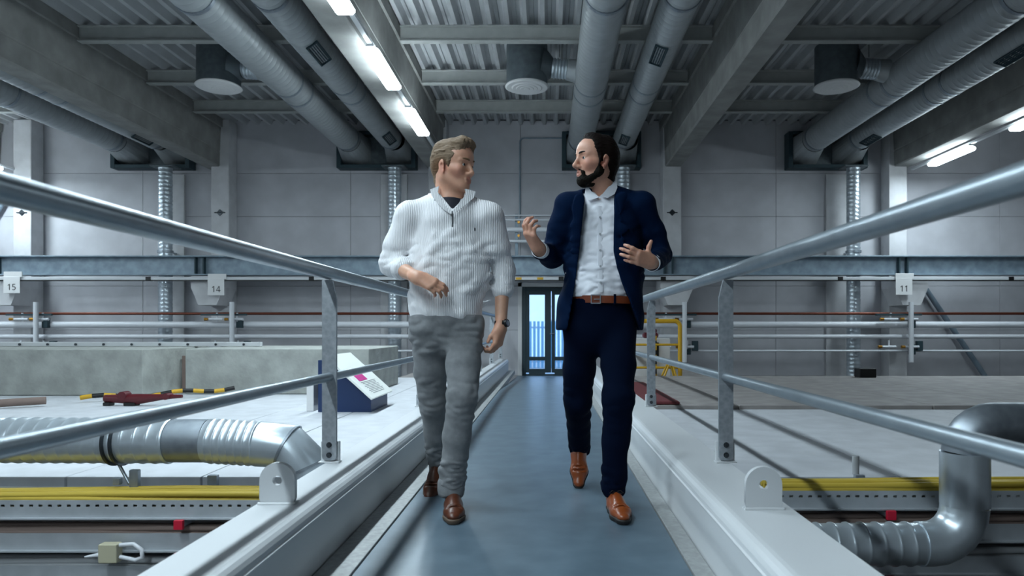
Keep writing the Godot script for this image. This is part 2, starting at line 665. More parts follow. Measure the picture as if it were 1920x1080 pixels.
func hall() -> void:
	var m := MB.new()
	m.box(Vector3(0.25, LOW - 0.15, (WALL + BACK) / 2), Vector3(32.6, 0.3, 26.8))
	structure("floor", m, M.raw_concrete, "grey concrete floor of the hall below the walkway", "floor")
	for side in [["wall_left", LEFT - 0.2], ["wall_right", RIGHT + 0.2]]:
		m = MB.new()
		m.box(Vector3(side[1], (LOW + 6.0) / 2, (WALL + BACK) / 2), Vector3(0.4, 6.2 - LOW, 26.8))
		structure(side[0], m, M.wall_panel, "plain pale side wall of the hall", "wall")
	m = MB.new()
	m.box(Vector3(0.25, (LOW + 6.0) / 2, BACK + 0.2), Vector3(32.6, 6.2 - LOW, 0.4))
	structure("wall_front", m, M.wall_panel, "plain pale end wall of the hall facing the door wall", "wall")
	# ceiling: roof slab and, under it, one profiled steel sheet in each bay
	m = MB.new()
	m.box(Vector3(0.25, DECK_Y + 0.32, (WALL + BACK) / 2), Vector3(32.6, 0.3, 26.8))
	var ce := structure("ceiling", m, M.roof_felt, "trapezoidal steel roof deck between the concrete beams", "ceiling")
	for b in BEAMS.size() - 1:
		m = MB.new()
		var x0: float = BEAMS[b] + 0.12
		var x1: float = BEAMS[b + 1] - 0.12
		var cnt := int((x1 - x0) / 0.27)
		var dx := (x1 - x0) / cnt
		for i in cnt:
			var x := x0 + i * dx
			var p := [Vector2(x, 0.12), Vector2(x + 0.125, 0.12), Vector2(x + 0.165, 0.0), Vector2(x + 0.23, 0.0), Vector2(x + dx, 0.12)]
			for k in 4:
				var a: Vector2 = p[k]
				var c: Vector2 = p[k + 1]
				var nn := Vector2(c.y - a.y, -(c.x - a.x)).normalized()
				m.quad(Vector3(a.x, DECK_Y + a.y, WALL), Vector3(c.x, DECK_Y + c.y, WALL), Vector3(c.x, DECK_Y + c.y, BACK), Vector3(a.x, DECK_Y + a.y, BACK), Vector3(nn.x, nn.y, 0))
			m.quad(Vector3(x + 0.05, DECK_Y + 0.121, WALL), Vector3(x + 0.055, DECK_Y + 0.108, WALL), Vector3(x + 0.055, DECK_Y + 0.108, BACK), Vector3(x + 0.05, DECK_Y + 0.121, BACK), Vector3(-1, -0.3, 0).normalized())
			m.quad(Vector3(x + 0.055, DECK_Y + 0.108, WALL), Vector3(x + 0.07, DECK_Y + 0.121, WALL), Vector3(x + 0.07, DECK_Y + 0.121, BACK), Vector3(x + 0.055, DECK_Y + 0.108, BACK), Vector3(1, -0.3, 0).normalized())
		part("deck_sheet", m, M.deck_metal, ce)
	# back wall: a dark core with big cassette panels on it, an opening for the door
	m = MB.new()
	var wz := WALL - 0.2
	m.box(Vector3((LEFT - 0.4 + DOOR_X0) / 2, (LOW + 6) / 2, wz), Vector3(DOOR_X0 - LEFT + 0.4, 6.2 - LOW, 0.34))
	m.box(Vector3((RIGHT + 0.4 + DOOR_X1) / 2, (LOW + 6) / 2, wz), Vector3(RIGHT + 0.4 - DOOR_X1, 6.2 - LOW, 0.34))
	m.box(Vector3((DOOR_X0 + DOOR_X1) / 2, (DOOR_Y1 + 6.1) / 2, wz), Vector3(DOOR_X1 - DOOR_X0, 6.1 - DOOR_Y1, 0.34))
	m.box(Vector3((DOOR_X0 + DOOR_X1) / 2, (DOOR_Y0 + LOW) / 2, wz), Vector3(DOOR_X1 - DOOR_X0, DOOR_Y0 - LOW, 0.34))
	var wb := structure("wall_back", m, M.wall_core, "pale panelled end wall with the glazed door", "wall")
	var xs := [LEFT]
	for i in COLUMNS.size() - 1:
		xs.append((COLUMNS[i] + COLUMNS[i + 1]) / 2.0)
	xs.append(RIGHT)
	xs = [LEFT, -12.0, -9.49, -7.48, -4.62, -2.52, -0.64, 0.82, 2.84, 5.35, 8.0, 10.6, 13.3, RIGHT]
	var ys := [LOW, -2.2, -1.2, -0.2, 0.87, 1.90, 2.52, 3.53, 4.54, DECK_Y + 0.1]
	for i in xs.size() - 1:
		for j in ys.size() - 1:
			if i == 6 and j >= 3 and j <= 4: continue
			var a := Vector3(xs[i] + 0.003, ys[j] + 0.002, WALL - 0.03)
			var b := Vector3(xs[i + 1] - 0.003, ys[j + 1] - 0.002, WALL)
			m = MB.new()
			m.box((a + b) / 2, b - a, 0.006)
			part("panel", m, M.wall_panel, wb)
	# concrete columns with corbels
	for i in COLUMNS.size():
		var x: float = COLUMNS[i]
		var where: String = ["beside the far brace", "behind the sign 14", "behind the light strip beam", "beside the yellow barrier", "with the plate sign 11", "in the braced corner"][i]
		var t := thing("concrete_column", "pale square concrete column " + where, "column", Vector3(x, LOW, WALL + 0.22), "columns along the panelled wall")
		m = MB.new()
		m.box(Vector3(0, (DECK_Y - LOW) / 2, 0), Vector3(0.42, DECK_Y - LOW, 0.40), 0.02)
		part("shaft", m, M.column, t)
		m = MB.new()
		var p := [Vector2(-0.36, 2.06 - LOW), Vector2(-0.36, 1.80 - LOW), Vector2(-0.20, 1.42 - LOW), Vector2(0.20, 1.42 - LOW), Vector2(0.36, 1.80 - LOW), Vector2(0.36, 2.06 - LOW)]
		m.prism(p, Transform3D(Basis.IDENTITY, Vector3(0, 0, 0.16)), 0.62)
		part("corbel", m, M.column, t)
		m = MB.new()
		m.box(Vector3(0, 3.55 - LOW, 0.205), Vector3(0.11, 0.11, 0.02), 0.004, Basis(Vector3.BACK, PI / 4))
		m.cyl(Vector3(-0.12, 3.55 - LOW, 0.21), Vector3(0.12, 3.55 - LOW, 0.21), 0.012, -1, 8)
		part("anchor_plate", m, M.bolt, t)
	# roof beams: concrete, wider flange below, running along the hall
	var said := ["far grey concrete roof beam above the leftover end bay", "massive grey concrete roof beam over the concrete blocks", "concrete roof beam that carries the central light strip", "concrete roof beam over the handrail beside the small box grille ducts", "dim concrete roof beam that carries two visible lamps", "dark concrete roof beam at the braced corner"]
	for i in BEAMS.size():
		var x: float = BEAMS[i]
		m = MB.new()
		var y := BEAM_Y
		var h := DECK_Y + 0.02
		var p := []
		for q in [[0.165, 0.0], [0.19, 0.025], [0.198, 0.33], [0.188, 0.34], [0.190, 0.36], [0.200, 0.37], [0.222, h - y - 0.21], [0.26, h - y - 0.20], [0.265, h - y]]:
			p.append(Vector2(q[0], y + q[1]))
		for k in range(8, -1, -1):
			p.append(Vector2(-p[k].x, p[k].y))
		m.prism(p, Transform3D(Basis.IDENTITY, Vector3(x, 0, WALL + 0.05)), BACK - WALL - 0.1)
		var o := part("concrete_beam", m, M.concrete, self)
		tag(o, said[i], "beam", "concrete roof beams")
	# steel purlins across each bay
	var pm := MB.new()
	var L := 4.72
	pm.box(Vector3(0, -0.01, 0), Vector3(L, 0.02, 0.13), 0.004)
	pm.box(Vector3(0, -0.125, 0), Vector3(L, 0.21, 0.012))
	pm.box(Vector3(0, -0.24, 0), Vector3(L, 0.02, 0.13), 0.004)
	var pmesh := pm.mesh()
	for b in BEAMS.size() - 1:
		for z in [-10.8, -12.65, -14.3]:
			var o := part_mesh("steel_purlin", pmesh, M.purlin, self, Vector3((BEAMS[b] + BEAMS[b + 1]) / 2.0, DECK_Y - 0.006, z))
			o.scale.x = (BEAMS[b + 1] - BEAMS[b] - 0.54) / L
			tag(o, "grey steel I-section purlin under the ribbed deck, " + ["in the far end bay", "between the block beam and the light strip", "over the walkway", "over the yellow barrier", "in the braced end bay"][b], "purlin", "steel purlins under the deck")

# ---------------------------------------------------------------- lamps
func luminaire_strip(x: float, zs: Array, where: String, z_end: float) -> void:
	var y := BEAM_Y - 0.03
	var m := MB.new()
	m.box(Vector3(0, 0, (z_end + BACK - 0.5) / 2.0 - z_end), Vector3(0.07, 0.05, BACK - 0.5 - z_end), 0.008)
	var o := part("light_trunking", m, M.white_steel, self, Vector3(x, y - 0.025, z_end))
	tag(o, "long white lighting rail " + where, "light rail")
	for z in zs:
		var t := thing("strip_lamp", "glowing oblong strip lamp on the rail " + where, "lamp", Vector3(x, y - 0.05, z), "strip lamps " + where)
		m = MB.new()
		m.box(Vector3(0, -0.015, 0), Vector3(0.10, 0.03, 1.40), 0.006)
		part("housing", m, M.white_steel, t)
		m = MB.new()
		m.box(Vector3(0, -0.070, 0), Vector3(0.22, 0.08, 1.36), 0.025)
		part("diffuser", m, M.lamp_glow, t)
		var a := AreaLight3D.new()
		a.name = "lamp_light"
		a.area_size = Vector2(0.20, 1.34)
		a.light_color = LAMP_TINT
		a.light_energy = LAMP_POWER
		a.position = Vector3(0, -0.112, 0)
		a.rotation.x = -PI / 2
		a.shadow_enabled = true
		a.area_range = 30.0
		a.area_attenuation = 2.0
		t.add_child(a)

func lamps() -> void:
	luminaire_strip(-2.27, [-11.8, -9.4, -7.0, -4.6, -2.2, 0.2, 2.6, 5.0], "under the central concrete beam", -14.2)
	luminaire_strip(8.32, [-14.1, -11.5], "under the dim beam over the braced bay", -15.6)
	luminaire_strip(-12.2, [-14.5, -12.1, -9.7, -7.3, -4.9, -2.5, -0.1, 2.3], "under the far beam above the end bay", -15.6)

# ---------------------------------------------------------------- ventilation
func ribbed(m: MB, a: Vector3, b: Vector3, r: float, pitch: float, sides := 28, depth := 0.008) -> void:
	var L := a.distance_to(b)
	var cnt := int(L / pitch)
	var pts := []
	var rad := []
	for i in cnt:
		var t0 := float(i) / cnt
		for k in [[0.0, 0.0], [0.62, 0.0], [0.74, depth], [0.88, depth]]:
			pts.append(a.lerp(b, t0 + k[0] / cnt))
			rad.append(r + k[1])
	pts.append(b)
	rad.append(r)
	m.tube(pts, rad, sides, true)

func ventilation() -> void:
	var y := 5.12
	var bays := [-9.65, -4.45, 0.74, 5.95]
	var bay_said := ["over the far concrete block", "left of the light strip beam over the kiosk", "over the walkway", "in the dim bay over the barrier"]
	bay_said[1] = "between the block beam and the light strip"
	for b in 4:
		var x: float = bays[b]
		# the thick supply duct, and a thinner one with slot grilles beside it
		for k in 2:
			var xx := x + (0.0 if k == 0 else 0.96)
			var r := 0.275 if k == 0 else 0.24
			var t := thing("round_duct", ("thick" if k == 0 else "slimmer grilled") + " grey spiral ventilation duct " + bay_said[b], "duct", Vector3(xx, y, -15.2), "spiral ducts along the roof")
			var m := MB.new()
			ribbed(m, Vector3.ZERO, Vector3(0, 0, 19.0), r, 0.13)
			part("tube", m, M.duct, t)
			for z in [0.12, 3.05, 3.55, 6.6, 9.6]:
				m = MB.new()
				m.tube([Vector3(0, 0, z), Vector3(0, 0, z + 0.06)], [r + 0.014], 28, true)
				part("joint_ring", m, M.galvanised, t)
			if k == 1:
				for z in [0.75, 5.2]:
					var ang := 0.62 if xx < 0.0 else -0.34
					var g := Basis(Vector3.BACK, ang)
					m = MB.new()
					for q in [[-0.09, 0.0], [0.09, 0.0]]:
						m.box(g * Vector3(q[0], -r - 0.008, 0) + Vector3(0, 0, z), Vector3(0.018, 0.03, 0.62), 0.003, g)
					for q in [-0.31, 0.31]:
						m.box(g * Vector3(0, -r - 0.008, 0) + Vector3(0, 0, z + q), Vector3(0.198, 0.03, 0.018), 0.003, g)
					var gr := part("slot_grille", m, M.dark_teal, t)
					for q in 5:
						m = MB.new()
						m.box(g * Vector3(-0.068 + q * 0.034, -r - 0.006, 0) + Vector3(0, 0, z), Vector3(0.006, 0.026, 0.60), 0.0, g * Basis(Vector3.BACK, 0.5))
						part("louvre", m, M.dark_teal, gr)
		# wall frame where the pair ends
		var t := thing("duct_wall_frame", "dark steel plenum frame on the wall where the two ducts end " + bay_said[b], "vent frame", Vector3(x + 0.5, 4.66, WALL), "duct frames on the panelled wall")
		var m := MB.new()
		for q in [[-0.86, 0.36, 0.10, 0.84], [0.86, 0.36, 0.10, 0.84]]:
			m.box(Vector3(q[0], q[1], 0.16), Vector3(q[2], q[3], 0.30), 0.006)
		for q in [-0.02, 0.75]:
			m.box(Vector3(0, q, 0.16), Vector3(1.62, 0.08, 0.30), 0.006)
		part("frame", m, M.dark_teal, t)
		m = MB.new()
		m.box(Vector3(0, 0.37, 0.02), Vector3(1.62, 0.70, 0.03))
		part("back_plate", m, M.drum_grey, t)
		for q in [-0.5, 0.52]:
			m = MB.new()
			var c := Vector3(q, 0.46, 0.80)
			var rr := 0.285 if q < 0 else 0.25
			var a := []
			var e := []
			for s in 24:
				var an := PI2 * s / 24.0
				a.append(c + Vector3(cos(an), sin(an), 0) * rr)
				var d := maxf(absf(cos(an)), absf(sin(an)))
				e.append(Vector3(q + cos(an) / d * 0.32, 0.36 + sin(an) / d * 0.28, 0.04))
			for s in 24:
				var u := (s + 1) % 24
				var mm := Vector3(cos(PI2 * (s + 0.5) / 24), sin(PI2 * (s + 0.5) / 24), 0.2).normalized()
				m.quad(a[s], a[u], e[u], e[s], mm)
			part("transition", m, M.duct, t)
		# the vertical pipe under it
		t = thing("vertical_spiral_pipe", "shiny vertical spiral pipe dropping down the wall " + bay_said[b], "pipe", Vector3(x + 0.98, LOW, WALL + 0.52), "vertical spiral pipes on the wall")
		m = MB.new()
		ribbed(m, Vector3(0, 0, 0), Vector3(0, 4.55 - LOW, 0), 0.145, 0.09, 20, 0.007)
		part("tube", m, M.zinc_duct, t)
		m = MB.new()
		m.box(Vector3(0, 4.56 - LOW, 0), Vector3(0.52, 0.03, 0.36), 0.004)
		part("flange", m, M.drum_grey, t)
		for yy in [2.62, -0.4]:
			m = MB.new()
			m.tube([Vector3(0, yy - LOW, 0), Vector3(0, yy - LOW + 0.05, 0)], [0.17], 20)
			m.box(Vector3(0, yy - LOW + 0.025, -0.28), Vector3(0.05, 0.04, 0.3))
			part("clamp", m, M.galvanised, t)
		m = MB.new()
		m.box(Vector3(-0.12, (4.5 - LOW) / 2, -0.46), Vector3(0.62, 4.5 - LOW, 0.05), 0.006)
		part("backing_strip", m, M.column, t)
	# drum diffusers joined to the thick ducts
	for b in range(1, 4):
		var x: float = bays[b] - 1.09
		var z := -11.5
		var t := thing("drum_diffuser", "grey drum air diffuser with white round face " + bay_said[b], "air diffuser", Vector3(x, 4.97, z), "drum diffusers under the roof")
		var m := MB.new()
		m.tube([Vector3(0, 0.02, 0), Vector3(0, 0.68, 0)], [0.345], 36)
		part("drum", m, M.drum_grey, t)
		m = MB.new()
		m.tube([Vector3(0, 0.02, 0), Vector3(0, -0.005, 0), Vector3(0, -0.02, 0)], [0.35, 0.37, 0.34], 36)
		var face := part("face_ring", m, M.white_matte, t)
		m = MB.new()
		for k in 4:
			var r := 0.27 - k * 0.065
			m.tube([Vector3(0, -0.015, 0), Vector3(0, -0.030 - 0.006 * k, 0)], [r, r - 0.03], 28)
		part("cone_fins", m, M.white_matte, face)
		m = MB.new()
		m.tube([Vector3(0.26, 0.34, 0), Vector3(0.42, 0.31, 0)], [0.30, 0.165], 24)
		part("reducer", m, M.drum_grey, t)
		m = MB.new()
		ribbed(m, Vector3(0.42, 0.31, 0), Vector3(0.68, 0.29, 0), 0.155, 0.05, 24, 0.016)
		part("flexible_sleeve", m, M.zinc_duct, t)
		m = MB.new()
		m.tube([Vector3(0.68, 0.29, 0), Vector3(0.845, 0.26, 0)], [0.17, 0.19], 24)
		part("branch", m, M.duct, t)
		m = MB.new()
		for q in [Vector3(-0.30, 0.68, 0), Vector3(0.55, 0.5, 0.0)]:
			m.cyl(q, Vector3(q.x, 0.88, q.z), 0.006, -1, 6)
		part("hanger_rod", m, M.bolt, t)

# ---------------------------------------------------------------- things on the back wall
func wall_services() -> void:
	# crane runway beam on the corbels
	var t := thing("crane_rail_beam", "long blue-grey steel runway beam across the panelled wall", "steel beam", Vector3(0, 2.08, -15.10))
	var m := MB.new()
	m.box(Vector3(0.25, 0.41, 0), Vector3(31.4, 0.03, 0.30), 0.006)
	part("top_flange", m, M.crane_steel, t)
	m = MB.new()
	m.box(Vector3(0.25, 0.20, 0), Vector3(31.4, 0.39, 0.02))
	part("web", m, M.crane_steel, t)
	m = MB.new()
	m.box(Vector3(0.25, 0.01, 0), Vector3(31.4, 0.025, 0.24), 0.005)
	part("bottom_flange", m, M.crane_steel, t)
	for x in COLUMNS:
		for q in [-0.09, 0.09]:
			m = MB.new()
			m.box(Vector3(x - 0.18 + q, 0.21, 0.06), Vector3(0.03, 0.36, 0.11), 0.003)
			part("stiffener", m, M.dark_teal, t)
	t = thing("power_rail", "thin white power rail with black joints under the runway beam", "rail", Vector3(0, 1.995, -14.92))
	m = MB.new()
	m.box(Vector3(0.25, 0, 0), Vector3(31.4, 0.07, 0.05), 0.01)
	part("rail", m, M.white_steel, t)
	m = MB.new()
	m.box(Vector3(0.25, -0.045, 0), Vector3(31.4, 0.02, 0.03))
	part("contact_slot", m, M.black, t)
	for px in [283, 587, 765, 1052, 1180, 1242, 1572, 1890]:
		m = MB.new()
		m.box(Vector3((px - VX) * 15.0 / F, -0.005, 0.005), Vector3(0.11, 0.09, 0.07), 0.006)
		part("joint_clip", m, M.black, t)
	for px in [973, 1013]:
		m = MB.new()
		m.box(Vector3((px - VX) * 15.0 / F, 0.0, 0.028), Vector3(0.13, 0.05, 0.004))
		part("yellow_marker", m, M.yellow, t)
	# number plates on the columns
	for s in [["15", 22.0, 536.0, "dim white number plate at the far end column"], ["14", 405.0, 540.0, "white plate with the number 14 under the runway beam"], ["11", 1695.0, 539.0, "white number plate on the column of the dim bay"]]:
		var p := W(s[1], s[2], 14.86)
		var n := thing("number_plate", s[3], "sign", p)
		m = MB.new()
		m.box(Vector3(0, 0.02, 0), Vector3(0.36, 0.36, 0.012), 0.003)
		part("plate", m, M.white_matte, n)
		m = MB.new()
		m.box(Vector3(0.02, 0.25, -0.012), Vector3(0.40, 0.12, 0.02), 0.004)
		part("holder", m, M.white_matte, n)
		var tm := TextMesh.new()
		tm.text = s[0]
		tm.font_size = 32
		tm.pixel_size = 0.0055
		tm.depth = 0.004
		var f := SystemFont.new()
		f.font_names = PackedStringArray(["Droid Sans"])
		tm.font = f
		part_mesh("digits", tm, M.black, n, Vector3(0.0, -0.03, 0.008))
	# long pipes along the wall
	for s in [[588.0, 0.030, "copper", "thin brown copper wall pipe"], [609.0, 0.072, "pipe_white", "thick white wall pipe"], [631.0, 0.048, "pipe_white", "slim white wall pipe below the thick one"], [658.0, 0.024, "pipe_white", "thinnest pale wall pipe"]]:
		var p := W(VX, s[0], 15.0)
		for q in [[-15.2, -1.5, ", on the kiosk side of the door"], [1.12, 15.8, ", on the barrier side of the door"]]:
			m = MB.new()
			m.tube([Vector3(q[0], 0, 0), Vector3(q[1], 0, 0)], [s[1]], 14)
			var o := part("wall_pipe", m, M[s[2]], self, p)
			tag(o, s[3] + q[2], "pipe")
	# valve groups in front of the columns
	var vs := [[60.0, "beside the far end column"], [425.0, "under the plate 14"], [1268.0, "behind the yellow barrier"], [1690.0, "in the dim bay"]]
	for s in vs:
		var p := W(s[0], 640, 14.84)
		t = thing("valve_group", "group of small brass valves and clamps " + s[1], "valves", p, "valve groups along the wall pipes")
		for q in [[-0.42, 0.48], [0.02, 0.48], [-0.46, -0.12], [0.04, -0.12]]:
			m = MB.new()
			m.cyl(Vector3(q[0], q[1], 0), Vector3(q[0] + 0.34, q[1], 0), 0.03, -1, 10)
			m.cyl(Vector3(q[0] + 0.2, q[1] - 0.05, -0.02), Vector3(q[0] + 0.2, q[1] + 0.14, -0.02), 0.02, -1, 8)
			var tap := part("valve", m, M.pipe_white, t)
			m = MB.new()
			m.cyl(Vector3(q[0] - 0.05, q[1], 0.02), Vector3(q[0] + 0.03, q[1], 0.02), 0.035, 0.03, 10)
			part("brass_nut", m, M.brass, tap)
		for q in [[0.26, 0.40], [0.26, -0.18], [0.42, -0.10]]:
			m = MB.new()
			m.box(Vector3(q[0], q[1], -0.06), Vector3(0.13, 0.22, 0.1), 0.01)
			part("clamp", m, M.dark_teal, t)
		m = MB.new()
		m.box(Vector3(-0.06, 0.58, 0), Vector3(1.0, 0.04, 0.05), 0.006)
		part("bracket", m, M.dark_teal, t)
		m = MB.new()
		m.cyl(Vector3(0.16, -0.45, 0.1), Vector3(0.16, 0.85, 0.1), 0.05, -1, 12)
		part("drain_pipe", m, M.pipe_white, t)
	# pipe rack above the runway beam, between the two men
	t = thing("pipe_rack", "short rack of white pipes and brass taps above the door", "pipe rack", Vector3(-0.55, 2.52, -15.3))
	for q in [[0.92, 0.018], [0.82, 0.022], [0.60, 0.055], [0.34, 0.03]]:
		m = MB.new()
		m.cyl(Vector3(-1.6, q[0], 0), Vector3(1.9, q[0], 0), q[1], -1, 12)
		part("pipe", m, M.pipe_white, t)
	for x in [-1.1, -0.15, 0.75]:
		m = MB.new()
		m.box(Vector3(x, 0.48, -0.07), Vector3(0.07, 0.96, 0.05), 0.006)
		part("upright", m, M.crane_steel, t)
		m = MB.new()
		m.cyl(Vector3(x + 0.05, 0.76, 0.0), Vector3(x + 0.05, 0.76, 0.07), 0.03, -1, 10)
		m.cyl(Vector3(x + 0.05, 0.46, 0.0), Vector3(x + 0.05, 0.46, 0.07), 0.03, -1, 10)
		part("brass_tap", m, M.brass, t)
	# bent conduit on the wall
	m = MB.new()
	var pts := [Vector3(0.42, 5.36, 0), Vector3(-0.53, 5.36, 0)]
	for i in 7:
		var a := PI / 2 * i / 6.0
		pts.append(Vector3(-0.55 - 0.1 * sin(a), 5.26 + 0.1 * cos(a), 0))
	pts.append(Vector3(-0.65, 3.5, 0))
	m.tube(pts, [0.018], 8)
	var o: MeshInstance3D = part("conduit", m, M.crane_steel, self, Vector3(0, 0, WALL + 0.03))
	tag(o, "thin bent grey conduit running down the wall between the two men", "conduit")
	# diagonal braces in the end bays
	for s in [[Vector3(8.35, 2.45, 0), Vector3(11.1, -1.6, 0), "slanting steel brace rod in the dim end bay"], [Vector3(-13.4, 2.6, 0), Vector3(-12.5, 4.1, 0), "short slanting brace at the far end column"]]:
		m = MB.new()
		m.cyl(s[0], s[1], 0.06, -1, 10)
		o = part("brace_rod", m, M.crane_steel, self, Vector3(0, 0, WALL + 0.15))
		tag(o, s[2], "brace")

func door() -> void:
	var w := DOOR_X1 - DOOR_X0
	var h := DOOR_Y1 - DOOR_Y0
	var d := Node3D.new()
	d.name = "door_1"
	d.position = Vector3(DOOR_X0, DOOR_Y0, WALL - 0.05)
	add_child(d)
	tag(d, "dark teal framed double glass door at the end of the walkway", "door", "", "structure")
	var m := MB.new()
	m.box(Vector3(0.045, h / 2, 0), Vector3(0.09, h, 0.12), 0.006)
	m.box(Vector3(w - 0.045, h / 2, 0), Vector3(0.09, h, 0.12), 0.006)
	m.box(Vector3(w / 2, h - 0.045, 0), Vector3(w - 0.18, 0.09, 0.12), 0.006)
	m.box(Vector3(w / 2, 0.02, 0), Vector3(w - 0.18, 0.04, 0.12))
	part("frame", m, M.door_frame, d)
	var lw := (w - 0.18) / 2
	for k in 2:
		var x := 0.09 + lw * k
		m = MB.new()
		m.box(Vector3(x + 0.04, h / 2, 0.02), Vector3(0.08, h - 0.14, 0.07), 0.005)
		m.box(Vector3(x + lw - 0.085, h / 2, 0.02), Vector3(0.15, h - 0.14, 0.07), 0.005)
		m.box(Vector3(x + lw / 2 - 0.04, h - 0.13, 0.02), Vector3(lw - 0.22, 0.09, 0.07), 0.005)
		m.box(Vector3(x + lw / 2 - 0.04, 0.10, 0.02), Vector3(lw - 0.22, 0.12, 0.07), 0.005)
		m.box(Vector3(x + lw / 2 - 0.04, 0.40, 0.02), Vector3(lw - 0.22, 0.09, 0.07), 0.005)
		var leaf := part("door_leaf", m, M.door_frame, d)
		for q in [[0.16, 0.355], [0.445, h - 0.175]]:
			m = MB.new()
			m.box(Vector3(x + lw / 2 - 0.04, (q[0] + q[1]) / 2, 0.02), Vector3(lw - 0.22, q[1] - q[0], 0.012))
			part("pane", m, M.glass, leaf)
		if k == 0:
			m = MB.new()
			m.cyl(Vector3(x + lw - 0.03, 0.98, 0.055), Vector3(x + lw - 0.03, 0.98, 0.11), 0.012, -1, 10)
			m.cyl(Vector3(x + lw - 0.03, 0.98, 0.11), Vector3(x + lw + 0.09, 0.985, 0.11), 0.012, -1, 10)
			part("handle", m, M.chrome, leaf)
	# pale surround
	for s in [[-0.05, 0.1, h / 2 + 0.06, h + 0.12], [w + 0.05, 0.1, h / 2 + 0.06, h + 0.12], [w / 2, w + 0.2, h + 0.06, 0.1]]:
		m = MB.new()
		m.box(Vector3(s[0] + (0.0), s[2], 0.07), Vector3(s[1] - 0.005, s[3] - 0.004, 0.05), 0.004)
		part("surround", m, M.white_matte, d)
	# outside: ground, pale facade and a blue slatted fence
	m = MB.new()
	m.box(Vector3(0, -0.6, -24.4), Vector3(40, 0.5, 16))
	structure("ground", m, M.asphalt, "grey yard outside the glazed door", "ground")
	m = MB.new()
	m.box(Vector3(0, 2.8, -31), Vector3(30, 6.6, 1.0), 0.02)
	o_tag(part("neighbour_building", m, M.facade, self), "white building seen through the glass door", "building")
	var t := thing("slat_fence", "blue upright slat fence seen through the glass door", "fence", Vector3(0, -0.35, -22))
	for i in 26:
		m = MB.new()
		m.box(Vector3(-1.6 + i * 0.13, 0.75, 0), Vector3(0.08, 1.5, 0.03), 0.004)
		part("slat", m, M.blue_fin, t)
	m = MB.new()
	m.box(Vector3(0.02, 1.3, -0.03), Vector3(3.4, 0.06, 0.03))
	m.box(Vector3(0.02, 0.2, -0.03), Vector3(3.4, 0.06, 0.03))
	part("bar", m, M.white_matte, t)

func o_tag(o: Node, l: String, c: String) -> void:
	tag(o, l, c)

# ---------------------------------------------------------------- the bridge
const CURB_Y := 0.25
const LI := -0.84
const LO := -1.06
const RI := 0.60
const RO := 0.87
const FAR := -14.6

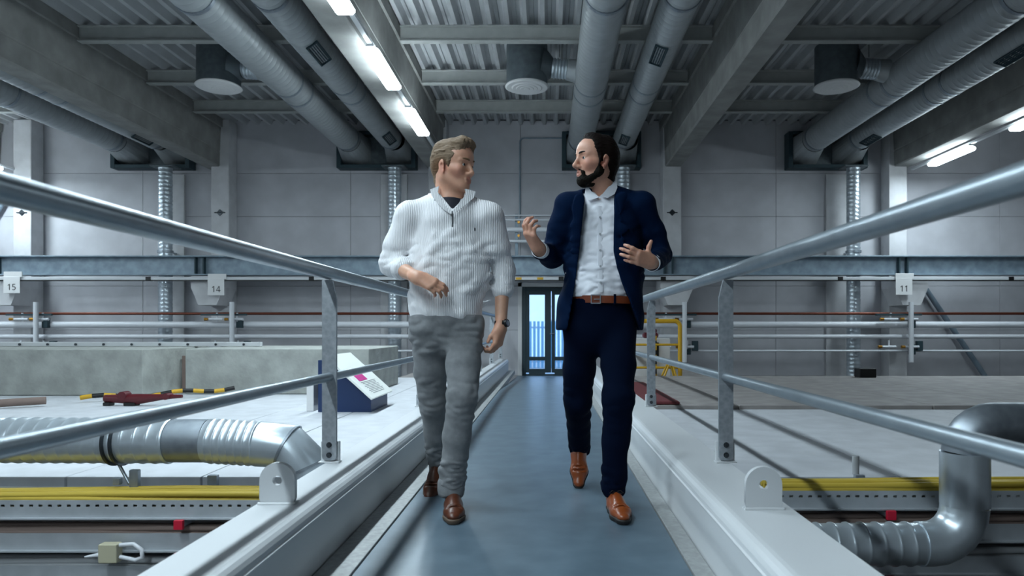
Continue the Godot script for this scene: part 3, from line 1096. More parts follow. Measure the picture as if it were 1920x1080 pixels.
func bridge() -> void:
	var m := MB.new()
	m.box(Vector3(-0.09, -0.04, -3.5), Vector3(1.22, 0.08, 12.6))
	# the last stretch dips slightly to the door sill
	var a := Vector3(-0.70, 0.0, -9.8)
	var dz := WALL - a.z
	m.quad(a, a + Vector3(1.22, 0, 0), Vector3(0.52, DOOR_Y0, WALL), Vector3(-0.70, DOOR_Y0, WALL), Vector3(0, 1, 0))
	m.quad(a + Vector3(0, -0.08, 0), a + Vector3(1.22, -0.08, 0), Vector3(0.52, DOOR_Y0 - 0.08, WALL), Vector3(-0.70, DOOR_Y0 - 0.08, WALL), Vector3(0, -1, 0))
	structure("floor_walkway", m, M.lino, "blue-grey vinyl floor of the walkway", "floor")
	# girders: rolled inner edge, flat top
	for s in [[LI, LO, "slender white steel girder under the handrail on the kiosk side"], [RI, RO, "white steel girder under the handrail on the yellow barrier side"]]:
		var xi: float = s[0]
		var xo: float = s[1]
		var sg := signf(xo - xi)
		var y := CURB_Y
		var t := thing("bridge_girder", s[2], "girder", Vector3(0, 0, 0))
		m = MB.new()
		var p := [Vector2(xi, -0.6), Vector2(xi, y - 0.055)]
		p.append(Vector2(xi - sg * 0.006, y - 0.050))
		for i in 6:
			var an := PI / 2 * i / 5.0
			p.append(Vector2(xi + sg * 0.045 * (1.0 - cos(an)), y - 0.045 + 0.045 * sin(an)))
		p.append(Vector2(xo - sg * 0.01, y))
		p.append(Vector2(xo, y - 0.01))
		p.append(Vector2(xo, -0.6))
		m.prism(p, Transform3D(Basis.IDENTITY, Vector3(0, 0, FAR)), 2.6 - FAR)
		part("box_section", m, M.white_steel, t)
		# base strip beside the vinyl
		m = MB.new()
		var fx := -0.70 if sg < 0 else 0.52
		m.box(Vector3((fx + xi) / 2, -0.03, (FAR + 2.6) / 2), Vector3(absf(fx - xi) - 0.008, 0.075, 2.6 - FAR), 0.004)
		part("base_strip", m, M.grey_strip, t)
	# lifting lugs
	for s in [[-0.975, -2.47, "white lifting lug with a hole on the kiosk side girder"], [0.757, -2.40, "white lifting lug with a hole on the barrier side girder"]]:
		var t := thing("lifting_lug", s[2], "lug", Vector3(s[0], CURB_Y, s[1]))
		m = MB.new()
		var R := 0.064
		var hc := Vector2(0, 0.086)
		var ho := 0.017
		var outer := []
		var inner := []
		var K := 32
		for i in K:
			var an := PI2 * i / K
			var d := Vector2(cos(an), sin(an))
			inner.append(hc + d * ho)
			if d.y >= 0.0: outer.append(hc + d * R)
			else:
				var sc := minf(R / maxf(absf(d.x), 1e-4), hc.y / absf(d.y))
				outer.append(hc + d * sc)
		for z in [-0.011, 0.011]:
			for i in K:
				var j := (i + 1) % K
				m.quad(v3(outer[i], z), v3(outer[j], z), v3(inner[j], z), v3(inner[i], z), Vector3(0, 0, signf(z)))
		for i in K:
			var j := (i + 1) % K
			var mo := ((outer[i] + outer[j]) / 2 - hc).normalized() as Vector2
			m.quad(v3(outer[i], -0.011), v3(outer[j], -0.011), v3(outer[j], 0.011), v3(outer[i], 0.011), v3(mo, 0))
			m.quad(v3(inner[i], -0.011), v3(inner[j], -0.011), v3(inner[j], 0.011), v3(inner[i], 0.011), v3(-mo, 0))
		part("plate", m, M.white_steel, t)
		m = MB.new()
		m.tube([Vector3(-0.068, 0.002, 0.014), Vector3(0.068, 0.002, 0.014)], [0.007], 8)
		m.tube([Vector3(-0.068, 0.002, -0.014), Vector3(0.068, 0.002, -0.014)], [0.007], 8)
		part("weld_seam", m, M.white_steel, t)
	# handrails
	for s in [[-1.035, 1.0, "kiosk side"], [0.845, -1.0, "barrier side"]]:
		var x: float = s[0]
		var t := thing("handrail", "galvanised two-bar handrail with flat posts on the " + s[2], "handrail", Vector3(x, CURB_Y, 0))
		for q in [[1.148, 0.031, "top_rail"], [0.655, 0.021, "middle_rail"]]:
			m = MB.new()
			m.tube([Vector3(0, q[0] - CURB_Y, 2.2), Vector3(0, q[0] - CURB_Y, -14.3)], [q[1]], 20)
			part(q[2], m, M.rail_steel, t)
		for i in 7:
			var z := -0.90 - 2.34 * i
			var p := [Vector2(-0.034, 0.03)]
			for k in range(1, 6):
				var an := PI + PI / 2 * k / 5.0
				p.append(Vector2(-0.014 + 0.02 * cos(an), 0.03 + 0.02 * sin(an)))
			for k in range(0, 6):
				var an := -PI / 2 + PI / 2 * k / 5.0
				p.append(Vector2(0.014 + 0.02 * cos(an), 0.03 + 0.02 * sin(an)))
			p.append(Vector2(0.034, 0.78))
			p.append(Vector2(0.014, 0.865))
			p.append(Vector2(-0.034, 0.865))
			if s[1] < 0:
				for k in p.size(): p[k] = Vector2(-p[k].x, p[k].y)
			m = MB.new()
			m.prism(p, Transform3D(Basis.IDENTITY, Vector3(0, 0, z - 0.008)), 0.016)
			var post := part("post", m, M.post_zinc, t)
			for yy in [0.036, 0.084]:
				m = MB.new()
				m.cyl(Vector3(0, yy, z + 0.008), Vector3(0, yy, z + 0.012), 0.013, -1, 16)
				m.cyl(Vector3(0, yy, z + 0.012), Vector3(0, yy, z + 0.021), 0.0095, -1, 6)
				part("bolt", m, M.bolt, post)
			m = MB.new()
			m.box(Vector3(0, 0.05, z - 0.017), Vector3(0.09, 0.10, 0.018), 0.004)
			m.box(Vector3(0, 0.003, z - 0.005), Vector3(0.10, 0.006, 0.05), 0.003)
			part("welded_tab", m, M.white_steel, t)
	# trench wall under the walkway
	for s in [[LO + 0.05, -1], [RO - 0.05, 1]]:
		pass

func v3(p: Vector2, z: float) -> Vector3:
	return Vector3(p.x, p.y, z)

# ---------------------------------------------------------------- beside the bridge
const TOP := 0.10           # top of the shielding roofs on both sides
const EDGE := -3.62         # their edge above the cable trench

func surroundings() -> void:
	var m := MB.new()
	# shielding masses with slabs on top
	var t := thing("shielding_roof", "white slab roof of the shielding on the kiosk side", "platform", Vector3(0, 0, 0))
	m.box(Vector3(-5.3, (LOW + TOP - 0.2) / 2, -7.4), Vector3(8.3, TOP - 0.2 - LOW, 7.4))
	part("shielding_wall", m, M.raw_concrete, t)
	var x := -1.12
	while x > -9.4:
		var w := 0.72 if x > -3.5 else 1.4
		for q in [[EDGE, -7.55], [-7.55, -11.1]]:
			m = MB.new()
			m.box(Vector3(x - w / 2, TOP - 0.1, (q[0] + q[1]) / 2), Vector3(w - 0.008, 0.2, q[0] - q[1] - 0.008), 0.006)
			part("slab", m, M.roof_slab, t)
		x -= w
	t = thing("shielding_roof", "grey-white slab roof of the shielding on the barrier side", "platform", Vector3(0, 0, 0))
	m = MB.new()
	m.box(Vector3(5.6, (LOW + TOP - 0.2) / 2, -7.2), Vector3(9.3, TOP - 0.2 - LOW, 7.2))
	part("shielding_wall", m, M.raw_concrete, t)
	x = 0.92
	while x < 10.0:
		var w := 0.95 if x < 4 else 1.9
		m = MB.new()
		m.box(Vector3(x + w / 2, TOP - 0.1, (EDGE - 6.7) / 2), Vector3(w - 0.007, 0.2, absf(EDGE + 6.7)), 0.005)
		part("slab", m, M.roof_slab, t)
		m = MB.new()
		m.box(Vector3(x + w / 2, TOP - 0.08, -8.8), Vector3(w - 0.007, 0.24, 4.25), 0.01)
		part("raised_slab", m, M.raised_slab, t)
		x += w
	m = MB.new()
	m.box(Vector3(0, 0, 0), Vector3(0.36, 0.035, 2.5), 0.012)
	tag(part("floor_mat", m, M.red_mat, self, Vector3(1.12, TOP + 0.058, -7.95)), "dull red mat lying beside the girder on the barrier side", "mat")
	# landing by the door
	t = thing("landing", "low grey landing platform where the walkway meets the wall", "platform", Vector3(0, 0, 0))
	for s in [[-2.6, -1.1], [0.91, 3.4]]:
		m = MB.new()
		m.box(Vector3((s[0] + s[1]) / 2, -0.1, -13.1), Vector3(s[1] - s[0], 0.3, 4.2), 0.01)
		part("slab", m, M.raised_slab, t)
		m = MB.new()
		m.box(Vector3((s[0] + s[1]) / 2, (LOW - 0.25) / 2, -13.1), Vector3(s[1] - s[0] - 0.3, -0.25 - LOW, 3.9))
		part("support", m, M.raw_concrete, t)
	# concrete blocks on the kiosk side
	for s in [[-11.0, -4.78, -8.05, "long grey concrete block behind the dark red boom"], [-4.37, -2.15, -8.22, "shorter grey concrete block between the boom and the kiosk"]]:
		m = MB.new()
		var w: float = s[1] - s[0]
		m.box(Vector3(0, 0.275, -0.8), Vector3(w, 0.55, 1.6), 0.015)
		tag(part("concrete_block", m, M.concrete_block, self, Vector3((s[0] + s[1]) / 2, TOP, s[2])), s[3], "block")
	m = MB.new()
	m.box(Vector3(0, 0.22, 0), Vector3(0.36, 0.44, 0.06), 0.006)
	m.box(Vector3(0.05, 0.1, 0.06), Vector3(0.05, 0.2, 0.05), 0.004)
	tag(part("gap_board", m, M.cable_brown, self, Vector3(-4.575, TOP, -8.9)), "brown board standing in the gap between the concrete blocks", "board")
	t = thing("studded_strip", "white strip with small dark studs on the concrete blocks", "strip", Vector3(-6.2, TOP + 0.55, -9.3))
	m = MB.new()
	m.box(Vector3(0, 0.03, 0), Vector3(4.6, 0.06, 0.08), 0.006)
	part("strip", m, M.white_steel, t)
	for i in 12:
		m = MB.new()
		m.cyl(Vector3(-2.1 + i * 0.38, 0.03, 0.04), Vector3(-2.1 + i * 0.38, 0.03, 0.055), 0.016, -1, 8)
		part("stud", m, M.bolt, t)
	# dark red boom with a hazard tape lying on the roof
	t = thing("red_boom", "dark red jointed boom lying in front of the concrete block", "boom", Vector3(-4.28, TOP, -7.0))
	t.scale = Vector3.ONE * 0.74
	m = MB.new()
	m.tube([Vector3(-0.35, 0.10, 0), Vector3(0.1, 0.09, 0), Vector3(0.45, 0.12, 0), Vector3(0.72, 0.13, 0)], [0.05, 0.075, 0.04, 0.02], 14)
	part("arm", m, M.dark_red, t)
	for q in [[-0.08, 0.14, 0.06], [0.52, 0.13, 0.045]]:
		m = MB.new()
		m.cyl(Vector3(q[0], q[1], -0.07), Vector3(q[0], q[1], 0.07), q[2], -1, 16)
		part("joint", m, M.dark_red, t)
	m = MB.new()
	m.box(Vector3(0.02, 0.025, 0), Vector3(0.16, 0.05, 0.14), 0.01)
	part("foot", m, M.black, t)
	m = MB.new()
	m.box(Vector3(-0.3, 0.025, 0), Vector3(0.1, 0.05, 0.12), 0.01)
	part("foot", m, M.black, t)
	t = thing("hazard_tape", "yellow and black hazard rope lying behind the dark red boom", "rope", Vector3(-4.45, TOP, -7.3))
	for i in 14:
		m = MB.new()
		var a := Vector3(-0.55 + i * 0.095, 0.05 + 0.02 * sin(i * 0.9) + maxf(0.0, i - 6) * 0.006, -0.05 * i)
		var b := Vector3(-0.55 + (i + 1) * 0.095, 0.05 + 0.02 * sin((i + 1) * 0.9) + maxf(0.0, i - 5) * 0.006, -0.05 * (i + 1))
		m.cyl(a, b, 0.024, -1, 8)
		part("band", m, M.yellow if i % 2 == 0 else M.black, t)
	m = MB.new()
	m.tube([Vector3(-2.9, 0.06, 0.6), Vector3(-1.6, 0.05, 0.5), Vector3(-0.9, 0.05, 0.3), Vector3(-0.5, 0.06, 0.06)], [0.04], 10)
	tag(part("hose", m, M.cable_brown, self, Vector3(-4.6, TOP, -7.0)), "brownish hose lying on the white roof near the dark red boom", "hose")
	# information kiosk: blue wedge, slanted printed board
	t = thing("info_kiosk", "blue wedge-shaped information desk with slanted white board", "kiosk", Vector3(-1.87, TOP, -6.75))
	m = MB.new()
	var prof := [Vector2(0.20, 0.0), Vector2(0.20, 0.11), Vector2(-0.22, 0.49), Vector2(-0.30, 0.49), Vector2(-0.30, 0.0)]
	m.prism(prof, Transform3D(Basis.IDENTITY, Vector3(0, 0, -0.36)), 0.66)
	part("body", m, M.kiosk_blue, t)
	var sl := Vector3(0.46, -0.415, 0).normalized()
	var up := Vector3(0.415, 0.46, 0).normalized()
	var bb := Basis(sl, up, Vector3(0, 0, 1))
	var bc := Vector3(0.02, 0.335, 0.02)
	m = MB.new()
	m.box(bc, Vector3(0.60, 0.022, 0.82), 0.004, bb)
	var board := part("board", m, M.paper, t)
	m = MB.new()
	m.box(bc + bb * Vector3(0.0, 0.0125, 0.12), Vector3(0.16, 0.003, 0.28), 0.0, bb)
	part("pink_field", m, M.pink, board)
	for i in 9:
		m = MB.new()
		m.box(bc + bb * Vector3(0.10 + i * 0.018, 0.0122, 0.02), Vector3(0.005, 0.002, 0.5 - 0.04 * (i % 3)), 0.0, bb)
		part("text_line", m, M.cable_grey, board)
	m = MB.new()
	m.box(Vector3(-0.40, 0.15, -0.02), Vector3(0.07, 0.30, 0.5), 0.006)
	tag(part("white_upstand", m, M.white_matte, self, Vector3(-1.87, TOP, -6.75)), "small white upstand behind the blue kiosk", "upstand")
	# big spiral duct on the kiosk side with elbow
	t = thing("spiral_duct", "shiny spiral duct with an elbow dipping beside the girder", "duct", Vector3(-1.21, 0.32, -3.44))
	m = MB.new()
	ribbed(m, Vector3(-6.5, 0.02, -0.02), Vector3(-0.68, 0, 0), 0.112, 0.062, 32, 0.0035)
	part("tube", m, M.zinc_duct, t)
	m = MB.new()
	ribbed(m, Vector3(-0.50, 0.0, 0), Vector3(-0.24, -0.015, 0), 0.110, 0.036, 32, 0.004)
	part("coupling", m, M.zinc_duct, t)
	m = MB.new()
	m.tube([Vector3(-0.68, 0, 0), Vector3(-0.50, 0, 0)], [0.108], 32)
	part("plain_piece", m, M.galvanised, t)
	var el := [Vector3(-0.24, -0.015, 0), Vector3(-0.10, -0.03, 0.0), Vector3(0.0, -0.13, 0.0), Vector3(0.02, -0.30, 0.0), Vector3(0.02, -0.75, 0.0)]
	m = MB.new()
	m.tube(el, [0.114], 36)
	part("elbow", m, M.zinc_duct, t)
	for i in 3:
		m = MB.new()
		var d: Vector3 = (el[i + 2] - el[i]).normalized()
		m.tube([el[i + 1] - d * 0.006, el[i + 1] + d * 0.006], [0.119], 36)
		part("seam_ring", m, M.galvanised, t)
	for q in [-0.97, -0.93]:
		m = MB.new()
		m.tube([Vector3(q, 0, 0), Vector3(q + 0.012, 0, 0)], [0.124], 32)
		part("clamp_ring", m, M.bolt, t)
	m = MB.new()
	m.cyl(Vector3(-0.95, -0.12, 0.0), Vector3(-0.88, -0.21, 0.03), 0.008, -1, 8)
	m.box(Vector3(-0.84, -0.20, 0.05), Vector3(0.045, 0.13, 0.03), 0.004)
	m.box(Vector3(-0.92, -0.19, 0.06), Vector3(0.035, 0.035, 0.03), 0.004)
	part("support_foot", m, M.galvanised, t)
	# duct on the barrier side: from the far end, down, and back under the girder
	t = thing("spiral_duct", "dull grey bent duct rising beside the trays on the barrier side", "duct", Vector3(1.82, 0, -2.98))
	var path := [Vector3(3.2, 0.47, 0), Vector3(0.13, 0.47, 0)]
	for i in 6:
		var an := PI / 2 * (i + 1) / 6.0
		path.append(Vector3(0.13 - 0.13 * sin(an), 0.34 + 0.13 * cos(an), 0))
	m = MB.new()
	m.tube(path, [0.092], 28)
	part("upper_bend", m, M.galvanised, t)
	m = MB.new()
	m.tube([Vector3(0, 0.345, 0), Vector3(0, 0.115, 0)], [0.098], 28)
	part("riser", m, M.zinc_duct, t)
	path = [Vector3(0, 0.115, 0)]
	for i in 6:
		var an := PI / 2 * (i + 1) / 6.0
		path.append(Vector3(-0.16 + 0.16 * cos(an), 0.115 - 0.17 * sin(an), 0))
	path.append(Vector3(-0.2, -0.055, 0))
	m = MB.new()
	m.tube(path, [0.096], 28)
	part("lower_bend", m, M.zinc_duct, t)
	m = MB.new()
	ribbed(m, Vector3(-0.2, -0.055, 0), Vector3(-0.85, -0.06, 0), 0.09, 0.06, 28, 0.006)
	part("lower_tube", m, M.zinc_duct, t)
	trays()
	barrier()

func trays() -> void:
	# racks of cable trays in the trench, on both sides; the racks run across the bridge's direction
	for side in 2:
		var x0: float = [-7.5, 1.05][side]
		var x1: float = [-1.36, 7.0][side]
		var y0: float = [0.085, 0.13][side]
		var at: String = ["on the kiosk side", "on the barrier side"][side]
		var kinds := [["yellow_cable", "yellow"], ["cable_brown", "brown"], ["cable_grey", "grey"], ["cable_brown", "dark brown"]]
		for k in 4:
			var y := y0 - 0.155 * k
			var t := thing("cable_tray", "galvanised cable tray %s, %s" % [at, ["top of its rack", "second of its rack", "third of its rack", "lowest of its rack"][k]], "cable tray", Vector3((x0 + x1) / 2, y, -3.36), "cable trays " + at)
			var L := x1 - x0
			var m := MB.new()
			if k == 0:
				# a row of punched slots: two bands and the webs between the holes
				m.box(Vector3(0, -0.077, 0.10), Vector3(L, 0.052, 0.004))
				m.box(Vector3(0, -0.030, 0.10), Vector3(L, 0.020, 0.004))
				var cnt := int(L / 0.045)
				for i in cnt + 1:
					m.box(Vector3(-L / 2 + i * L / cnt, -0.0455, 0.10), Vector3(0.026, 0.011, 0.004))
			else:
				m.box(Vector3(0, -0.062, 0.10), Vector3(L, 0.080, 0.004), 0.001)
			m.box(Vector3(0, -0.104, 0.11), Vector3(L, 0.008, 0.03), 0.001)
			part("front_side", m, M.tray, t)
			m = MB.new()
			m.box(Vector3(0, -0.098, 0), Vector3(L, 0.004, 0.2))
			part("tray_bottom", m, M.tray, t)
			m = MB.new()
			m.box(Vector3(0, -0.05, -0.10), Vector3(L, 0.095, 0.004))
			part("back_side", m, M.tray, t)
			var b := thing("cable_bundle", "bundle of %s cables in a tray %s" % [["yellow", "brown", "grey", "dark brown"][k], at], "cables", Vector3((x0 + x1) / 2, y - 0.09, -3.36), "cable bundles " + at)
			var rng := RandomNumberGenerator.new()
			rng.seed = 77 + k + side * 10
			for i in (9 if k == 0 else 8):
				var pts := []
				var row := i % 5
				var lay := i / 5
				var r: float = 0.0155 if k == 0 else rng.randf_range(0.012, 0.019)
				for j in 15:
					var u := float(j) / 14
					pts.append(Vector3(lerpf(-L / 2 + 0.02, L / 2 - 0.02, u), r + lay * 0.026 + (0.038 if k == 0 else 0.040) + 0.006 * sin(u * 17 + i * 2.1) + (0.012 if k == 0 else 0.0), 0.075 - row * 0.033 + 0.006 * sin(u * 23 + i)))
				m = MB.new()
				m.tube(pts, [r], 8)
				part("cable", m, M[kinds[k][0]] if i != 3 or k == 0 else M.cable_black, b)
		# cantilever arms with red caps
		for q in ([-1.74, -3.6] if side == 0 else [1.62, 3.3]):
			var t := thing("tray_bracket", "steel tray bracket with red end caps %s, %s" % [at, "next to the girder" if absf(q) < 2 else "further along"], "bracket", Vector3(q, -1.6, -3.52), "tray brackets")
			var m := MB.new()
			m.box(Vector3(0, 0.85, -0.03), Vector3(0.05, 1.75, 0.03), 0.003)
			part("upright", m, M.galvanised, t)
			for k in 4:
				var y := y0 - 0.155 * k + 1.6 - 0.126
				m = MB.new()
				m.box(Vector3(0, y, 0.14), Vector3(0.04, 0.025, 0.31), 0.002)
				var arm := part("arm", m, M.galvanised, t)
				m = MB.new()
				m.box(Vector3(0, y, 0.30), Vector3(0.044, 0.045, 0.02), 0.003)
				part("red_cap", m, M.signal_red, arm)
	# junction box on the second tray
	var t := thing("junction_box", "small cream junction box with white hoses on a cable tray", "junction box", Vector3(-2.06, -0.20, -3.215))
	var m := MB.new()
	m.box(Vector3(0, 0.03, 0), Vector3(0.09, 0.09, 0.05), 0.006)
	part("box", m, M.cream_box, t)
	m = MB.new()
	m.tube([Vector3(0.045, 0.065, 0), Vector3(0.11, 0.07, 0.0), Vector3(0.15, 0.045, 0.005), Vector3(0.155, 0.01, 0.005), Vector3(0.12, -0.005, 0.0), Vector3(0.045, 0.01, 0)], [0.010], 10)
	part("hose_loop", m, M.pipe_white, t)
	m = MB.new()
	m.tube([Vector3(-0.045, 0.02, 0), Vector3(-0.12, 0.01, 0)], [0.012, 0.004], 10)
	part("gland", m, M.pipe_white, t)

func barrier() -> void:
	var z := -11.6
	var t := thing("yellow_barrier", "yellow tubular barrier with three bars around the white cabinet", "barrier", Vector3(1.1, 0.05, z + 0.3))
	var m := MB.new()
	var p := [Vector3(0, 0.97, 0), Vector3(1.00, 0.97, 0)]
	for i in 5:
		var a := PI / 2 * (i + 1) / 5
		p.append(Vector3(1.0 + 0.09 * sin(a), 0.88 + 0.09 * cos(a), 0))
	p.append(Vector3(1.09, 0.0, 0))
	m.tube(p, [0.036], 12)
	part("frame", m, M.yellow, t)
	for y in [0.58, 0.20]:
		m = MB.new()
		m.cyl(Vector3(0, y, 0), Vector3(1.07, y, 0), 0.02, -1, 10)
		part("bar", m, M.yellow, t)
	m = MB.new()
	m.cyl(Vector3(0.0, 0.0, 0), Vector3(0.0, 1.0, 0), 0.03, -1, 10)
	part("post", m, M.yellow, t)
	t = thing("white_cabinet", "white cabinet with a black strip behind the yellow barrier", "cabinet", Vector3(1.72, 0.05, z - 0.25))
	m = MB.new()
	m.box(Vector3(0, 0.34, 0), Vector3(0.74, 0.68, 0.4), 0.01)
	part("body", m, M.white_matte, t)
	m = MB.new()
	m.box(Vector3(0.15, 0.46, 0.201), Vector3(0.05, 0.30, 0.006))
	part("black_strip", m, M.black, t)  # thin flat black strip on the cabinet front, no recess behind it
	t = thing("hazard_post", "black and yellow striped post before the white cabinet", "post", Vector3(1.80, 0.05, z + 0.10))
	for i in 9:
		m = MB.new()
		m.box(Vector3(0, 0.045 + i * 0.08, 0), Vector3(0.07, 0.079, 0.03), 0.0)
		part("stripe", m, M.yellow if i % 2 == 0 else M.black, t)
	t = thing("red_tool", "dark red hand tool lying on the white cabinet", "tool", Vector3(1.78, 0.73, z - 0.25))
	m = MB.new()
	m.box(Vector3(0, 0.05, 0), Vector3(0.26, 0.10, 0.2), 0.03)
	part("case", m, M.dark_red, t)
	m = MB.new()
	m.box(Vector3(0.04, 0.13, 0), Vector3(0.14, 0.07, 0.1), 0.02)
	part("grip", m, M.dark_red, t)
	t = thing("small_trestle", "small yellow folding trestle in front of the barrier", "trestle", Vector3(1.98, 0.05, z + 0.62))
	for q in [[-0.14, -0.02], [0.10, 0.02]]:
		m = MB.new()
		m.cyl(Vector3(q[0], 0.01, 0.05), Vector3(q[1], 0.29, 0), 0.016, -1, 8)
		m.cyl(Vector3(q[0], 0.01, -0.2), Vector3(q[1], 0.29, -0.15), 0.016, -1, 8)
		part("leg", m, M.yellow, t)
	m = MB.new()
	m.box(Vector3(0, 0.295, -0.075), Vector3(0.06, 0.02, 0.2), 0.004)
	part("top_bar", m, M.yellow, t)
	m = MB.new()
	m.box(Vector3(0, 0.07, 0), Vector3(0.26, 0.14, 0.2), 0.01)
	tag(part("black_box", m, M.black, self, Vector3(4.93, TOP + 0.04, -10.6)), "small black box on the roof edge in the dim bay", "box")
	m = MB.new()
	m.cyl(Vector3.ZERO, Vector3(0, 0.10, 0), 0.018, -1, 12)
	tag(part("bollard_pin", m, M.cable_grey, self, Vector3(1.66, TOP, -3.68)), "short grey pin standing on the slab edge above the yellow cables", "pin")

# ---------------------------------------------------------------- people
func cloth(called: String, c: Color, rough := 0.85, rim := 0.25) -> StandardMaterial3D:
	var m := StandardMaterial3D.new()
	m.resource_name = called
	m.albedo_color = c
	m.roughness = rough
	m.rim_enabled = rim > 0.0
	m.rim = rim
	m.rim_tint = 0.6
	M[called] = m
	return m

func stripes(n: int, size := 256) -> ImageTexture:
	var im := Image.create(size, 4, false, Image.FORMAT_RGB8)
	for x in size:
		var v := 0.5 + 0.5 * cos(PI2 * n * x / size)
		for y in 4: im.set_pixel(x, y, Color(v, v, v))
	return ImageTexture.create_from_image(im)

func people_materials() -> void:
	var skin := StandardMaterial3D.new()
	skin.resource_name = "skin"
	skin.vertex_color_use_as_albedo = true
	skin.roughness = 0.5
	skin.subsurf_scatter_enabled = true
	skin.subsurf_scatter_strength = 0.12
	M.skin = skin
	var hair := StandardMaterial3D.new()
	hair.resource_name = "hair"
	hair.vertex_color_use_as_albedo = true
	hair.roughness = 0.7
	hair.metallic_specular = 0.3
	M.hair = hair
	var sw := cloth("sweater", Color(0.90, 0.90, 0.91), 0.9, 0.3)
	sw.uv1_triplanar = true
	sw.uv1_scale = Vector3.ONE * 3.0
	sw.heightmap_enabled = true
	sw.heightmap_texture = stripes(38)
	sw.heightmap_scale = 0.17
	var jn := cloth("jeans", Color(0.50, 0.51, 0.52), 0.9, 0.15)
	jn.uv1_triplanar = true
	jn.uv1_scale = Vector3.ONE * 2.2
	jn.albedo_texture = noise_tex(31, 0.02, Color(0.88, 0.88, 0.89), Color.WHITE, 512, 5)
	cloth("emblem_thread", Color(0.30, 0.31, 0.33), 0.9, 0.1)
	cloth("navy_shirt", Color(0.02, 0.03, 0.10), 0.85, 0.1)
	cloth("navy_suit", Color(0.008, 0.086, 0.195), 0.9, 0.0).metallic_specular = 0.2
	cloth("navy_trousers", Color(0.006, 0.046, 0.130), 0.9, 0.0).metallic_specular = 0.2
	cloth("dress_shirt", Color(0.88, 0.89, 0.92), 0.75, 0.2)
	mat("tan_leather", Color(0.52, 0.25, 0.10), 0.32)
	mat("brown_leather", Color(0.33, 0.17, 0.10), 0.38)
	mat("sole_rubber", Color(0.06, 0.05, 0.05), 0.6)
	mat("sole_welt", Color(0.36, 0.30, 0.25), 0.6)
	mat("lace", Color(0.08, 0.05, 0.04), 0.8)
	mat("belt_leather", Color(0.45, 0.20, 0.08), 0.45)
	mat("zip_metal", Color(0.30, 0.31, 0.33), 0.4, 0.8)
	mat("watch_black", Color(0.03, 0.03, 0.035), 0.4)
	mat("eye_white", Color(0.85, 0.83, 0.80), 0.15)
	mat("iris_blue", Color(0.10, 0.14, 0.18), 0.1)

func new_sdf(cell: float) -> Sdf:
	var s := Sdf.new()
	s.cell = cell
	jobs.append(s)
	return s

func lin(c: Color) -> Color:
	return c.srgb_to_linear()

